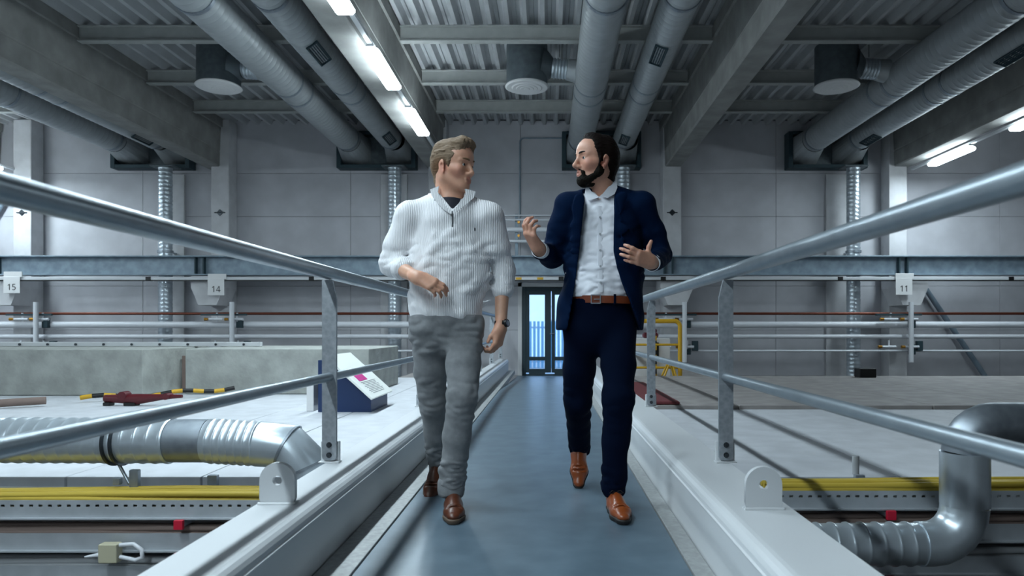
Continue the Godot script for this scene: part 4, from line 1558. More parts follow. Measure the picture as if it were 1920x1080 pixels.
# the head in its own axes: +z is where the face looks, +y up, origin between the eyes' level and the ears
func head(xf: Transform3D, skin: Color, neck_to: Vector3, jaw: float, neck_r: float, nose: float) -> Sdf:
	var s := new_sdf(0.0032)
	s.xf = xf
	s.base_color = skin
	var X := Vector3.RIGHT
	s.cap(Vector3(0, 0.032, -0.028), Vector3(0, 0.036, 0.012), 0.083, 0.079, 0.02, X, 0.92)
	s.cap(Vector3(0, 0.040, 0.030), Vector3(0, -0.035, 0.030), 0.066, 0.056, 0.02, X, 0.95)
	s.cap(Vector3(0, -0.045, 0.020), Vector3(0, -0.082, 0.036), 0.055, 0.036, 0.02, X, jaw)
	for q in [-1.0, 1.0]:
		s.cap(Vector3(0.050 * q * jaw, -0.055, -0.008), Vector3(0.020 * q, -0.097, 0.056), 0.020, 0.018, 0.025)
		s.cap(Vector3(0.040 * q, -0.024, 0.056), Vector3(0.050 * q, -0.018, 0.028), 0.024, 0.020, 0.02)
		s.cap(Vector3(0.020 * q, 0.020, 0.086), Vector3(0.044 * q, 0.018, 0.068), 0.010, 0.009, 0.014)
		s.cap(Vector3(0.012 * q, -0.040, 0.097), Vector3(0.012 * q, -0.039, 0.090), 0.0075, 0.008, 0.006)
		# ear
		s.cap(Vector3(0.079 * q, 0.000, -0.014), Vector3(0.074 * q, -0.034, -0.004), 0.019, 0.011, 0.008, Vector3(q, 0, -0.35), 0.36)
	s.cap(Vector3(0, -0.097, 0.064), Vector3(0, -0.094, 0.066), 0.019, 0.019, 0.022)
	s.cap(Vector3(0, -0.066, 0.060), Vector3(0, -0.060, 0.064), 0.027, 0.024, 0.02)
	s.cap(Vector3(0, 0.012, 0.087), Vector3(0, -0.033, 0.111 - nose), 0.0075, 0.0105, 0.012)
	s.cap(Vector3(0, -0.035, 0.108 - nose), Vector3(0, -0.043, 0.094), 0.0095, 0.008, 0.008)
	s.cap(Vector3(-0.017, -0.063, 0.0855), Vector3(0.017, -0.063, 0.0855), 0.0055, 0.0055, 0.006)
	s.cap(Vector3(0, -0.062, 0.0905), Vector3(0, -0.063, 0.0905), 0.0062, 0.0062, 0.008)
	s.cap(Vector3(-0.013, -0.074, 0.0855), Vector3(0.013, -0.074, 0.0855), 0.0068, 0.0068, 0.006)
	# eye sockets, lids stay as a rim
	for q in [-1.0, 1.0]:
		s.cut(Vector3(0.033 * q, 0.001, 0.098), Vector3(0.030 * q, 0.001, 0.098), 0.0145, 0.0145, 0.014)
		s.cap(Vector3(0.021 * q, 0.0062, 0.0825), Vector3(0.043 * q, 0.0048, 0.0745), 0.0055, 0.0052, 0.005)
		s.cap(Vector3(0.024 * q, -0.008, 0.078), Vector3(0.040 * q, -0.007, 0.072), 0.005, 0.005, 0.006)
		s.cut(Vector3(0.084 * q, -0.006, -0.008), Vector3(0.082 * q, -0.024, -0.004), 0.008, 0.006, 0.005)
	s.cut(Vector3(-0.016, -0.0685, 0.0935), Vector3(0.016, -0.0685, 0.0935), 0.0026, 0.0026, 0.003)
	# neck
	s.xf = Transform3D.IDENTITY
	s.cap(xf * Vector3(0, -0.04, -0.030), neck_to, neck_r, neck_r + 0.004, 0.03)
	# colours of lips, cheeks, ears
	var sc := xf.basis.x.length()
	s.paint.append([xf * Vector3(0, -0.067, 0.093), Vector3.ONE * 0.019 * sc, skin.lerp(lin(Color(0.62, 0.32, 0.30)), 0.55), 0.3])
	for q in [-1.0, 1.0]:
		s.paint.append([xf * Vector3(0.046 * q, -0.03, 0.055), Vector3.ONE * 0.03 * sc, skin.lerp(lin(Color(0.80, 0.45, 0.40)), 0.22), 0.6])
		s.paint.append([xf * Vector3(0.080 * q, -0.018, -0.010), Vector3.ONE * 0.03 * sc, skin.lerp(lin(Color(0.80, 0.40, 0.36)), 0.25), 0.4])
	s.grain = FastNoiseLite.new()
	s.grain.seed = 5
	s.grain.frequency = 1.0
	s.grain_scale = Vector3.ONE * 60.0
	s.grain_amount = 0.06
	return s

# f: where the fingers point, n: where the palm looks; t follows (right hand: t = f x n, left hand: t = n x f)
func hand(wrist: Vector3, f: Vector3, n: Vector3, right: bool, curl: Array, thumb: Array, skin: Color, spread := 0.06, fore := Vector3.ZERO) -> Sdf:
	f = f.normalized()
	n = (n - f * n.dot(f)).normalized()
	var t := f.cross(n) if right else n.cross(f)
	var s := new_sdf(0.0034)
	s.xf = Transform3D(Basis(t, f, n), wrist)
	s.base_color = skin
	var N := Vector3(0, 0, 1)
	s.cap(Vector3(0.004, -0.02, 0), Vector3(0.004, 0.018, 0), 0.027, 0.028, 0.02, N, 0.72)
	for q in [[0.026, 0.088, 0.0125], [0.008, 0.092, 0.0125], [-0.011, 0.087, 0.0120], [-0.027, 0.078, 0.0110]]:
		s.cap(Vector3(q[0] * 0.55 + 0.003, 0.012, 0), Vector3(q[0], q[1], 0), 0.019, q[2], 0.018)
	s.cap(Vector3(0.018, 0.025, 0.008), Vector3(0.026, 0.055, 0.008), 0.017, 0.014, 0.015)
	var fl := [[0.026, 0.088, 0.041, 0.025, 0.020], [0.008, 0.092, 0.046, 0.029, 0.021], [-0.011, 0.087, 0.042, 0.027, 0.021], [-0.027, 0.078, 0.033, 0.020, 0.018]]
	for i in 4:
		var p := Vector3(fl[i][0], fl[i][1], 0)
		var side := (1.5 - i) * spread
		var a := 0.0
		var r: float = 0.0098 - (0.0012 if i == 3 else 0.0)
		for j in 3:
			a += curl[i] * [0.75, 1.15, 0.8][j]
			var d := Vector3(sin(side) * cos(a), cos(a) * cos(side), sin(a))
			var e: Vector3 = p + d * fl[i][2 + j]
			s.cap(p, e, r, r - 0.0009, 0.005)
			if j == 2:
				s.paint.append([s.xf * (e - Vector3(0, 0, 0.006)), Vector3.ONE * 0.007, skin.lerp(lin(Color(0.92, 0.72, 0.68)), 0.5), 0.3])
			p = e
			r -= 0.0009
	# thumb: [direction 1, direction 2] in the hand's axes
	var p1 := Vector3(0.030, 0.030, 0.008)
	var d1: Vector3 = thumb[0].normalized()
	var d2: Vector3 = thumb[1].normalized()
	s.cap(Vector3(0.014, 0.010, 0.006), p1, 0.017, 0.0145, 0.012)
	s.cap(p1, p1 + d1 * 0.036, 0.0125, 0.0108, 0.010)
	s.cap(p1 + d1 * 0.036, p1 + d1 * 0.036 + d2 * 0.028, 0.0108, 0.0085, 0.005)
	s.xf = Transform3D.IDENTITY
	if fore != Vector3.ZERO:
		s.cap(wrist, fore, 0.0275, 0.036, 0.02)
	s.grain = FastNoiseLite.new()
	s.grain.frequency = 1.0
	s.grain_scale = Vector3.ONE * 50.0
	s.grain_amount = 0.08
	return s

# the foot frame: heel on the ground, dir to the toe, up; returns upper and sole
func shoe(xf: Transform3D, ankle: Vector3, long_toe: float) -> Array:
	var u := new_sdf(0.0045)
	u.xf = xf
	var Y := Vector3.UP
	u.cap(Vector3(0, 0.055, 0.035), Vector3(0, 0.050, 0.10), 0.034, 0.036, 0.02)
	u.cap(Vector3(0, 0.045, 0.10), Vector3(0.003, 0.036, 0.19), 0.042, 0.044, 0.025, Y, 0.80)
	u.cap(Vector3(0.003, 0.034, 0.19), Vector3(0.0, 0.030, 0.245 + long_toe), 0.044, 0.030, 0.02, Y, 0.62)
	u.cap(Vector3(0, 0.07, 0.05), Vector3(0, 0.112, 0.038), 0.034, 0.038, 0.02)
	u.cap(Vector3(0, 0.085, 0.08), Vector3(0, 0.058, 0.14), 0.026, 0.028, 0.02)
	u.plane(Vector3(0, 0.018, 0), Vector3(0, -1, 0), 0.003)
	u.plane(Vector3(0, 0.128, 0), Vector3(0, 1, 0), 0.003)
	u.cut(Vector3(-0.04, 0.062, 0.205), Vector3(0.04, 0.062, 0.205), 0.0075, 0.0075, 0.005)
	u.cut(Vector3(-0.04, 0.066, 0.185), Vector3(0.04, 0.066, 0.185), 0.0050, 0.0050, 0.005)
	var b := new_sdf(0.0045)
	b.xf = xf
	b.cap(Vector3(0, 0.02, 0.035), Vector3(0, 0.02, 0.09), 0.037, 0.036, 0.02)
	b.cap(Vector3(0, 0.02, 0.09), Vector3(0.003, 0.02, 0.19), 0.038, 0.049, 0.02)
	b.cap(Vector3(0.003, 0.02, 0.19), Vector3(0, 0.02, 0.247 + long_toe), 0.049, 0.034, 0.02)
	b.plane(Vector3(0, 0.024, 0), Vector3(0, 1, 0), 0.003)
	b.plane(Vector3(0, 0.0, 0), Vector3(0, -1, 0), 0.003)
	b.cut(Vector3(-0.06, -0.002, 0.105), Vector3(0.06, -0.002, 0.105), 0.011, 0.011, 0.006)
	return [u, b]

func laces(xf: Transform3D) -> MB:
	var m := MB.new()
	for i in 4:
		var z := 0.095 + i * 0.018
		var y := 0.098 - i * 0.0105
		m.tube([xf * Vector3(-0.022, y - 0.006, z), xf * Vector3(0, y + 0.004, z + 0.004), xf * Vector3(0.022, y - 0.006, z)], [0.0028], 6)
	for q in [-1.0, 1.0]:
		m.tube([xf * Vector3(0, 0.106, 0.096), xf * Vector3(0.02 * q, 0.113, 0.105), xf * Vector3(0.034 * q, 0.104, 0.11), xf * Vector3(0.02 * q, 0.10, 0.108), xf * Vector3(0, 0.104, 0.098)], [0.0024], 6)
	return m

func foot_frame(heel: Vector3, toe_dir: Vector3, pitch: float) -> Transform3D:
	var z := Vector3(toe_dir.x, 0, toe_dir.z).normalized()
	var x := Vector3.UP.cross(z)
	var b := Basis(x, Vector3.UP, z)
	return Transform3D(b * Basis(Vector3.RIGHT, pitch), heel)

# points on an ellipse round an axis, for belts, cuffs and watch straps
func ring_band(c: Vector3, ax: Vector3, u: Vector3, ru: float, rw: float, h: float, thick: float, a0 := 0.0, a1 := PI2, n := 36) -> MB:
	var m := MB.new()
	ax = ax.normalized()
	u = (u - ax * u.dot(ax)).normalized()
	var w := ax.cross(u)
	var lo := []
	var hi := []
	var out := []
	for i in n + 1:
		var a := lerpf(a0, a1, float(i) / n)
		var o := u * cos(a) * ru + w * sin(a) * rw
		lo.append(c + o - ax * h / 2)
		hi.append(c + o + ax * h / 2)
		out.append((u * cos(a) / ru + w * sin(a) / rw).normalized())
	m.ribbon(lo, hi, out, thick)
	return m

func shifted(m: MB, by: Vector3) -> MB:
	for i in m.v.size(): m.v[i] -= by
	return m

func people() -> void:
	people_materials()
	var t0 := Time.get_ticks_msec()
	var skin1 := lin(Color(0.80, 0.60, 0.50))
	var skin2 := lin(Color(0.78, 0.58, 0.49))
	# ============ the man in the white sweater
	var base1 := Vector3(-0.50, 0, -3.45)
	var neck := W(845, 368, 3.49)
	var hc := W(850.5, 313, 3.47)
	var hx := Transform3D((Basis(Vector3.UP, deg_to_rad(62)) * Basis(Vector3.RIGHT, deg_to_rad(3))).scaled(Vector3.ONE * 1.085), hc)
	var head1 := head(hx, skin1, neck + Vector3(0, -0.08, -0.01), 1.08, 0.067, 0.005)
	head1.cap(neck + Vector3(0, -0.06, 0), neck + Vector3(0, -0.14, 0.0), 0.075, 0.09, 0.03)
	var shL := W(766, 406, 3.47)
	var elL := W(735, 494, 3.50)
	var wrL := W(782, 521, 3.25)
	var shR := W(919, 407, 3.46)
	var elR := W(943, 503, 3.53)
	var wrR := W(939, 612, 3.44)
	var hipL := W(803, 600, 3.46)
	var hipR := W(872, 600, 3.45)
	var knR := W(866, 745, 3.25)
	var anR := W(846, 914, 3.30)
	var knL := W(812, 757, 3.56)
	var anL := W(824, 872, 3.80)
	var chest := W(843, 440, 3.48)
	var pelvis := (hipL + hipR) / 2
	var Z := Vector3(0, 0, 1)
	# body under the clothes
	var body1 := new_sdf(0.012)
	body1.base_color = skin1
	body1.cap(chest + Vector3(0, 0.02, 0), pelvis + Vector3(0, 0.10, 0), 0.150, 0.135, 0.05, Z, 0.65)
	body1.cap(neck, neck + Vector3(0, -0.12, 0), 0.055, 0.075, 0.05)
	for q in [[shL, elL, wrL], [shR, elR, wrR]]:
		body1.cap(q[0], q[1], 0.050, 0.040, 0.03)
		body1.cap(q[1], q[2], 0.041, 0.028, 0.02)
	body1.cap(shL, shR, 0.045, 0.045, 0.05)
	for q in [[hipL, knL, anL], [hipR, knR, anR]]:
		body1.cap(q[0], q[1], 0.070, 0.045, 0.03)
		body1.cap(q[1], q[2], 0.044, 0.032, 0.02)
	var hand1L := hand(wrL, Vector3(0.88, -0.36, 0.22), Vector3(-0.05, -0.50, -0.85), true, [0.52, 0.60, 0.66, 0.72], [Vector3(0.25, 0.8, 0.5), Vector3(-0.1, 0.9, 0.5)], skin1, 0.03, elL.lerp(wrL, 0.55))
	var hand1R := hand(wrR + Vector3(0, -0.006, 0), Vector3(-0.16, -0.95, 0.22), Vector3(-0.85, 0.05, -0.45), false, [0.78, 0.84, 0.90, 0.95], [Vector3(0.3, 0.85, 0.45), Vector3(0.0, 0.95, 0.35)], skin1, 0.03, elR.lerp(wrR, 0.5))
	# sweater
	var sw := new_sdf(0.0068)
	sw.cap(chest + Vector3(0, 0.03, 0), chest + Vector3(0, -0.15, 0.01), 0.188, 0.186, 0.05, Z, 0.70)
	sw.cap(chest + Vector3(0, -0.15, 0.01), pelvis + Vector3(0, 0.06, 0.0), 0.186, 0.188, 0.05, Z, 0.66)
	sw.cap(neck + Vector3(0, -0.035, -0.01), shL + Vector3(0.03, 0.005, 0), 0.066, 0.062, 0.05)
	sw.cap(neck + Vector3(0, -0.035, -0.01), shR + Vector3(-0.03, 0.005, 0), 0.066, 0.062, 0.05)
	sw.cap(neck + Vector3(0, -0.066, 0.004), neck + Vector3(0, -0.09, 0.0), 0.086, 0.096, 0.03)
	sw.cap(shL, shL.lerp(elL, 0.6), 0.074, 0.070, 0.045)
	sw.cap(shL.lerp(elL, 0.6), elL, 0.070, 0.066, 0.02)
	sw.cap(elL, elL.lerp(wrL, 0.40), 0.066, 0.055, 0.02)
	sw.cap(shR, shR.lerp(elR, 0.6), 0.074, 0.066, 0.045)
	sw.cap(shR.lerp(elR, 0.6), elR, 0.066, 0.062, 0.02)
	sw.cap(elR, elR.lerp(wrR, 0.40), 0.062, 0.048, 0.02)
	sw.plane(W(838, 606, 3.45), Vector3(0, -1, 0), 0.010)
	# neck opening down to the zip
	sw.cut(neck + Vector3(0, -0.01, 0.002), neck + Vector3(0.004, 0.12, 0.012), 0.075, 0.095, 0.008)
	var vy := [neck.y + 0.10, neck.y + 0.015, neck.y - 0.085]
	sw.open_y = vy
	sw.open_l = [W(812, 0, 3.36).x, W(816, 0, 3.36).x, W(845.5, 0, 3.34).x]
	sw.open_r = [W(886, 0, 3.36).x, W(880, 0, 3.36).x, W(848.5, 0, 3.34).x]
	sw.open_z = neck.z + 0.02
	sw.noise(11, Vector3(6, 4, 6), 0.010, 0.95, 1.40)
	sw.noise(12, Vector3(7, 16, 7), 0.0045, 1.05, 1.30, true)
	sw.noise(13, Vector3(14, 9, 14), 0.002)
	# drag folds from the waist to the chest
	var folds := []
	for q in [[800, 562, 884, 468, 0.016], [792, 522, 814, 440, 0.013], [862, 590, 906, 556, 0.014], [776, 572, 850, 588, 0.012], [806, 470, 846, 432, 0.010], [870, 548, 912, 512, 0.012], [772, 548, 800, 585, 0.010]]:
		var e := []
		for k in 2:
			var c := W(q[k * 2], q[k * 2 + 1], 3.34)
			c.z = sw.front(c.x, c.y, -3.7, -3.1) - q[4] * 0.55
			e.append(c)
		folds.append([e[0], e[1], q[4]])
	for q in folds:
		sw.cap(q[0], q[1], q[2], q[2] * 0.8, 0.035)
	# cuff of the rolled sleeves and the hem band
	# navy shirt under it
	var ts := new_sdf(0.008)
	ts.cap(neck + Vector3(0, -0.045, 0.006), neck + Vector3(0, -0.14, 0.02), 0.080, 0.104, 0.03)
	ts.cap(neck + Vector3(0, -0.12, 0.015), neck + Vector3(0, -0.2, 0.02), 0.11, 0.11, 0.03)
	ts.plane(neck + Vector3(0, -0.028, 0.0), Vector3(0, 1, -0.15), 0.01)
	# jeans
	var je := new_sdf(0.0070)
	je.cap(pelvis + Vector3(0, 0.055, 0), pelvis + Vector3(0, -0.01, 0), 0.172, 0.176, 0.04, Z, 0.72)
	for q in [[hipL, knL, anL, 1.0], [hipR, knR, anR, 1.0]]:
		var a: Vector3 = q[0] + Vector3(0, -0.04, 0)
		je.cap(a, a.lerp(q[1], 0.55), 0.093, 0.082, 0.035)
		je.cap(a.lerp(q[1], 0.55), q[1], 0.082, 0.068, 0.02)
		je.cap(q[1], q[1].lerp(q[2], 0.45), 0.068, 0.066, 0.025)
		je.cap(q[1].lerp(q[2], 0.45), q[2] + Vector3(0, -0.015, 0), 0.066, 0.060, 0.02)
	je.plane(Vector3(0, 0.070, 0), Vector3(0, -1, 0), 0.01)
	je.plane(W(838, 590, 3.45), Vector3(0, 1, 0), 0.01)
	je.noise(21, Vector3(7, 10, 7), 0.005)
	je.noise(22, Vector3(9, 22, 9), 0.0075, 0.04, 0.24, true)
	je.noise(23, Vector3(8, 17, 8), 0.0050, 0.46, 0.62, true)
	je.noise(24, Vector3(7, 16, 7), 0.0060, 0.78, 0.90, true)
	# shoes
	var fR := foot_frame(Vector3(anR.x + 0.004, 0.0, anR.z - 0.045), Vector3(0.14, 0, 1), 0.0)
	var fL := foot_frame(Vector3(anL.x, 0.075, anL.z - 0.05), Vector3(-0.10, 0, 1), 0.42)
	var s1 := shoe(fR, anR, 0.0)
	var s2 := shoe(fL, anL, 0.0)
	# hair: short sides, fuller top swept up at the forehead
	var ha := new_sdf(0.0030)
	ha.xf = hx
	var X := Vector3.RIGHT
	ha.base_color = lin(Color(0.47, 0.40, 0.33))
	ha.cap(Vector3(0, 0.034, -0.030), Vector3(0, 0.040, 0.010), 0.088, 0.083, 0.02, X, 0.93)
	ha.cap(Vector3(0, -0.02, -0.045), Vector3(0, -0.06, -0.048), 0.066, 0.052, 0.03)
	ha.cap(Vector3(0, 0.080, -0.045), Vector3(0, 0.092, 0.045), 0.048, 0.040, 0.025, X, 1.15)
	ha.cap(Vector3(-0.032, 0.098, 0.060), Vector3(0.032, 0.102, 0.066), 0.027, 0.026, 0.02)
	ha.cap(Vector3(0, 0.104, 0.070), Vector3(0, 0.114, 0.050), 0.022, 0.022, 0.02)
	ha.cap(Vector3(-0.071, 0.010, 0.020), Vector3(-0.070, -0.012, 0.022), 0.008, 0.005, 0.01)
	ha.cap(Vector3(0.071, 0.010, 0.020), Vector3(0.070, -0.012, 0.022), 0.008, 0.005, 0.01)
	ha.cut(Vector3(-0.07, -0.020, 0.132), Vector3(0.07, -0.020, 0.132), 0.102, 0.102, 0.008)
	ha.cut(Vector3(0, 0.060, 0.150), Vector3(0, 0.030, 0.150), 0.070, 0.075, 0.01)
	for q in [-1.0, 1.0]:
		ha.cut(Vector3(0.087 * q, -0.008, -0.010), Vector3(0.080 * q, -0.06, 0.006), 0.024, 0.030, 0.006)
		ha.cut(Vector3(0.07 * q, -0.06, 0.035), Vector3(0.06 * q, -0.10, 0.04), 0.045, 0.05, 0.006)
	ha.plane(Vector3(0, -0.082, -0.05), Vector3(0, -1, 0.25), 0.006)
	ha.xf = Transform3D.IDENTITY
	var inv := hx.basis.inverse()
	ha.noise(41, Vector3(130, 130, 22), 0.0020, -99.0, 99.0, false, hx.basis.orthonormalized().inverse())
	ha.noise(42, Vector3(46, 30, 9), 0.0050, hc.y + 0.07, 99.0, false, hx.basis.orthonormalized().inverse())
	ha.grain = FastNoiseLite.new()
	ha.grain.frequency = 1.0
	ha.grain_scale = Vector3(230, 230, 30)
	ha.grain_turn = hx.basis.orthonormalized().inverse()
	ha.grain_amount = 0.45
	for q in [-1.0, 1.0]:
		ha.paint.append([hx * Vector3(0.085 * q, -0.02, -0.03), Vector3(0.06, 0.05, 0.06), lin(Color(0.40, 0.30, 0.22)), 0.4])

	# ============ the man in the navy suit
	var base2 := Vector3(0.27, 0, -3.45)
	var neck2 := W(1131, 358, 3.52)
	var hc2 := W(1117.5, 303.5, 3.45)
	var hx2 := Transform3D((Basis(Vector3.UP, deg_to_rad(-66)) * Basis(Vector3.RIGHT, deg_to_rad(-3))).scaled(Vector3.ONE * 1.07), hc2)
	var head2 := head(hx2, skin2, neck2 + Vector3(0, -0.08, 0), 0.96, 0.060, 0.0)
	var bL := W(1063, 388, 3.47)
	var eL := W(1035, 480, 3.52)
	var wL := W(1011, 468, 3.28)
	var bR := W(1205, 386, 3.48)
	var eR := W(1238, 478, 3.53)
	var wR := W(1222, 494, 3.27)
	var iL := W(1090, 600, 3.46)
	var iR := W(1158, 600, 3.45)
	var kR := W(1160, 745, 3.27)
	var aR := W(1150, 910, 3.31)
	var kL := W(1083, 752, 3.56)
	var aL := W(1087, 838, 3.90)
	var ch2 := W(1133, 440, 3.49)
	var pe2 := (iL + iR) / 2
	var body2 := new_sdf(0.012)
	body2.base_color = skin2
	body2.cap(ch2 + Vector3(0, 0.02, 0), pe2 + Vector3(0, 0.10, 0), 0.145, 0.13, 0.05, Z, 0.65)
	body2.cap(neck2, neck2 + Vector3(0, -0.12, 0), 0.054, 0.075, 0.05)
	for q in [[bL, eL, wL], [bR, eR, wR]]:
		body2.cap(q[0], q[1], 0.046, 0.038, 0.03)
		body2.cap(q[1], q[2], 0.038, 0.026, 0.02)
	body2.cap(bL, bR, 0.045, 0.045, 0.05)
	for q in [[iL, kL, aL], [iR, kR, aR]]:
		body2.cap(q[0], q[1], 0.070, 0.045, 0.03)
		body2.cap(q[1], q[2], 0.044, 0.032, 0.02)
	var hand2L := hand(wL + Vector3(-0.004, 0.006, 0.01), Vector3(-0.46, 0.68, 0.55), Vector3(0.55, 0.55, -0.45), true, [0.60, 0.72, 0.80, 0.86], [Vector3(0.65, 0.80, 0.30), Vector3(0.30, 0.9, 0.4)], skin2, 0.05, eL.lerp(wL, 0.75))
	var hand2R := hand(wR + Vector3(-0.006, 0.004, 0.01), Vector3(-0.72, 0.20, 0.55), Vector3(-0.45, 0.25, -0.80), false, [0.50, 0.50, 0.52, 0.56], [Vector3(0.95, 0.15, 0.1), Vector3(0.95, 0.05, -0.1)], skin2, 0.09, eR.lerp(wR, 0.75))
	# shirt
	var shi := new_sdf(0.0068)
	shi.cap(ch2 + Vector3(0, 0.03, 0), ch2 + Vector3(0, -0.15, 0.0), 0.172, 0.168, 0.05, Z, 0.66)
	shi.cap(ch2 + Vector3(0, -0.15, 0.0), pe2 + Vector3(0, 0.12, 0), 0.168, 0.166, 0.05, Z, 0.72)
	shi.cap(neck2 + Vector3(0, -0.05, 0), bL + Vector3(0.03, -0.005, 0), 0.060, 0.050, 0.05)
	shi.cap(neck2 + Vector3(0, -0.05, 0), bR + Vector3(-0.03, -0.005, 0), 0.060, 0.050, 0.05)
	shi.cap(neck2 + Vector3(0, -0.058, 0.002), neck2 + Vector3(0, -0.09, 0.01), 0.066, 0.078, 0.03)
	shi.cut(neck2 + Vector3(-0.004, 0.0, 0.004), neck2 + Vector3(-0.004, 0.12, 0.012), 0.058, 0.075, 0.006)
	shi.open_y = [neck2.y + 0.1, neck2.y + 0.02, neck2.y - 0.045]
	shi.open_l = [W(1108, 0, 3.36).x, W(1110, 0, 3.36).x, W(1124, 0, 3.36).x]
	shi.open_r = [W(1150, 0, 3.36).x, W(1140, 0, 3.36).x, W(1127, 0, 3.36).x]
	shi.open_z = neck2.z + 0.02
	shi.plane(W(1130, 558, 3.45), Vector3(0, -1, 0), 0.006)
	shi.noise(51, Vector3(8, 10, 8), 0.006)
	shi.noise(52, Vector3(10, 24, 10), 0.006, 1.02, 1.20, true)
	shi.noise(53, Vector3(12, 22, 12), 0.0035, 1.2, 1.5, true)
	# jacket
	var ja := new_sdf(0.0068)
	ja.cap(ch2 + Vector3(0, 0.03, 0), ch2 + Vector3(0.0, -0.17, 0), 0.196, 0.184, 0.05, Z, 0.70)
	ja.cap(ch2 + Vector3(0.0, -0.17, 0), pe2 + Vector3(0.0, 0.02, 0), 0.184, 0.208, 0.06, Z, 0.74)
	ja.cap(pe2 + Vector3(0.0, 0.02, 0), pe2 + Vector3(0.0, -0.08, 0), 0.210, 0.216, 0.04, Z, 0.76)
	ja.cap(neck2 + Vector3(0, -0.035, -0.012), bL + Vector3(0.018, 0.012, 0), 0.064, 0.060, 0.045)
	ja.cap(neck2 + Vector3(0, -0.035, -0.012), bR + Vector3(-0.018, 0.012, 0), 0.064, 0.060, 0.045)
	ja.cap(neck2 + Vector3(0, 0.0, -0.018), neck2 + Vector3(0, -0.06, -0.01), 0.066, 0.09, 0.03)
	ja.cap(bL, bL.lerp(eL, 0.5), 0.068, 0.062, 0.035)
	ja.cap(bL.lerp(eL, 0.5), eL, 0.062, 0.058, 0.02)
	ja.cap(eL, wL.lerp(eL, 0.10), 0.058, 0.042, 0.02)
	ja.cap(bR, bR.lerp(eR, 0.5), 0.068, 0.062, 0.035)
	ja.cap(bR.lerp(eR, 0.5), eR, 0.062, 0.058, 0.02)
	ja.cap(eR, wR.lerp(eR, 0.10), 0.058, 0.042, 0.02)
	ja.cut(neck2 + Vector3(-0.004, -0.01, 0.006), neck2 + Vector3(-0.004, 0.12, 0.012), 0.064, 0.080, 0.006)
	ja.plane(W(1130, 619, 3.45), Vector3(0, -1, 0), 0.006)
	ja.plane(wL.lerp(eL, 0.13), wL - eL, 0.006)
	var oy := []
	var ol := []
	var or_ := []
	for q in [[345, 1094, 1158], [370, 1097, 1154], [430, 1091, 1152], [470, 1087, 1151], [500, 1083, 1157], [530, 1079, 1167], [560, 1074, 1180], [590, 1069, 1192], [622, 1063, 1206]]:
		oy.append(W(0, q[0], 3.34).y)
		ol.append(W(q[1], 0, 3.34).x)
		or_.append(W(q[2], 0, 3.34).x)
	oy.append(oy[-1] - 0.2)
	ol.append(ol[-1])
	or_.append(or_[-1])
	ja.open_y = oy
	ja.open_l = ol
	ja.open_r = or_
	ja.open_z = ch2.z + 0.03
	# lapels
	for q in [[1088, 378, 1076, 470, 1], [1163, 372, 1166, 462, -1]]:
		ja.cap(W(q[0], q[1], 3.375), W(q[2], q[3], 3.345), 0.030, 0.016, 0.006, Z, 0.28)
	ja.noise(61, Vector3(7, 8, 7), 0.006)
	ja.noise(62, Vector3(8, 15, 8), 0.004, 1.15, 1.38, true)
	# trousers
	var tr := new_sdf(0.0070)
	tr.cap(pe2 + Vector3(0, 0.085, 0), pe2 + Vector3(0, -0.01, 0), 0.162, 0.172, 0.04, Z, 0.72)
	for q in [[iL, kL, aL], [iR, kR, aR]]:
		var a: Vector3 = q[0] + Vector3(0, -0.04, 0)
		tr.cap(a, a.lerp(q[1], 0.55), 0.092, 0.084, 0.035)
		tr.cap(a.lerp(q[1], 0.55), q[1], 0.084, 0.072, 0.02)
		tr.cap(q[1], q[1].lerp(q[2], 0.5), 0.072, 0.064, 0.025)
		tr.cap(q[1].lerp(q[2], 0.5), q[2] + (q[2] - q[1]).normalized() * 0.01, 0.064, 0.060, 0.02)
	tr.plane(W(1130, 560, 3.45), Vector3(0, 1, 0), 0.006)
	tr.plane(Vector3(0, 0.072, 0), Vector3(0, -1, 0), 0.01)
	tr.noise(71, Vector3(6, 6, 6), 0.005)
	tr.noise(72, Vector3(8, 18, 8), 0.006, 0.04, 0.20, true)
	tr.noise(73, Vector3(7, 13, 7), 0.004, 0.42, 0.60, true)
	# shoes
	var gR := foot_frame(Vector3(aR.x - 0.002, 0.0, aR.z - 0.045), Vector3(0.10, 0, 1), 0.0)
	var gp := 0.92
	var gL0 := foot_frame(Vector3.ZERO, Vector3(-0.03, 0, 1), gp)
	var toe_ball := gL0 * Vector3(0, 0, 0.27)
	var gL := Transform3D(gL0.basis, Vector3(aL.x - 0.005, 0.008 - toe_ball.y, -3.70 - toe_ball.z - 0.11))
	var s3 := shoe(gR, aR, 0.015)
	var s4 := shoe(gL, aL, 0.015)
	# hair and beard
	var hb := new_sdf(0.0030)
	hb.xf = hx2
	hb.base_color = lin(Color(0.060, 0.045, 0.040))
	hb.cap(Vector3(0, 0.034, -0.030), Vector3(0, 0.040, 0.008), 0.0875, 0.083, 0.02, X, 0.93)
	hb.cap(Vector3(0, -0.02, -0.045), Vector3(0, -0.065, -0.048), 0.066, 0.052, 0.03)
	hb.cap(Vector3(0, 0.088, -0.040), Vector3(0, 0.100, 0.030), 0.042, 0.032, 0.025, X, 1.2)
	hb.cap(Vector3(0, 0.104, 0.035), Vector3(0, 0.110, 0.052), 0.020, 0.014, 0.015, X, 1.4)
	for q in [-1.0, 1.0]:
		hb.cap(Vector3(0.069 * q, 0.014, 0.014), Vector3(0.067 * q, -0.035, 0.018), 0.009, 0.008, 0.01)
	hb.cut(Vector3(-0.07, -0.022, 0.128), Vector3(0.07, -0.022, 0.128), 0.104, 0.104, 0.008)
	hb.cut(Vector3(0, 0.060, 0.146), Vector3(0, 0.030, 0.146), 0.072, 0.078, 0.01)
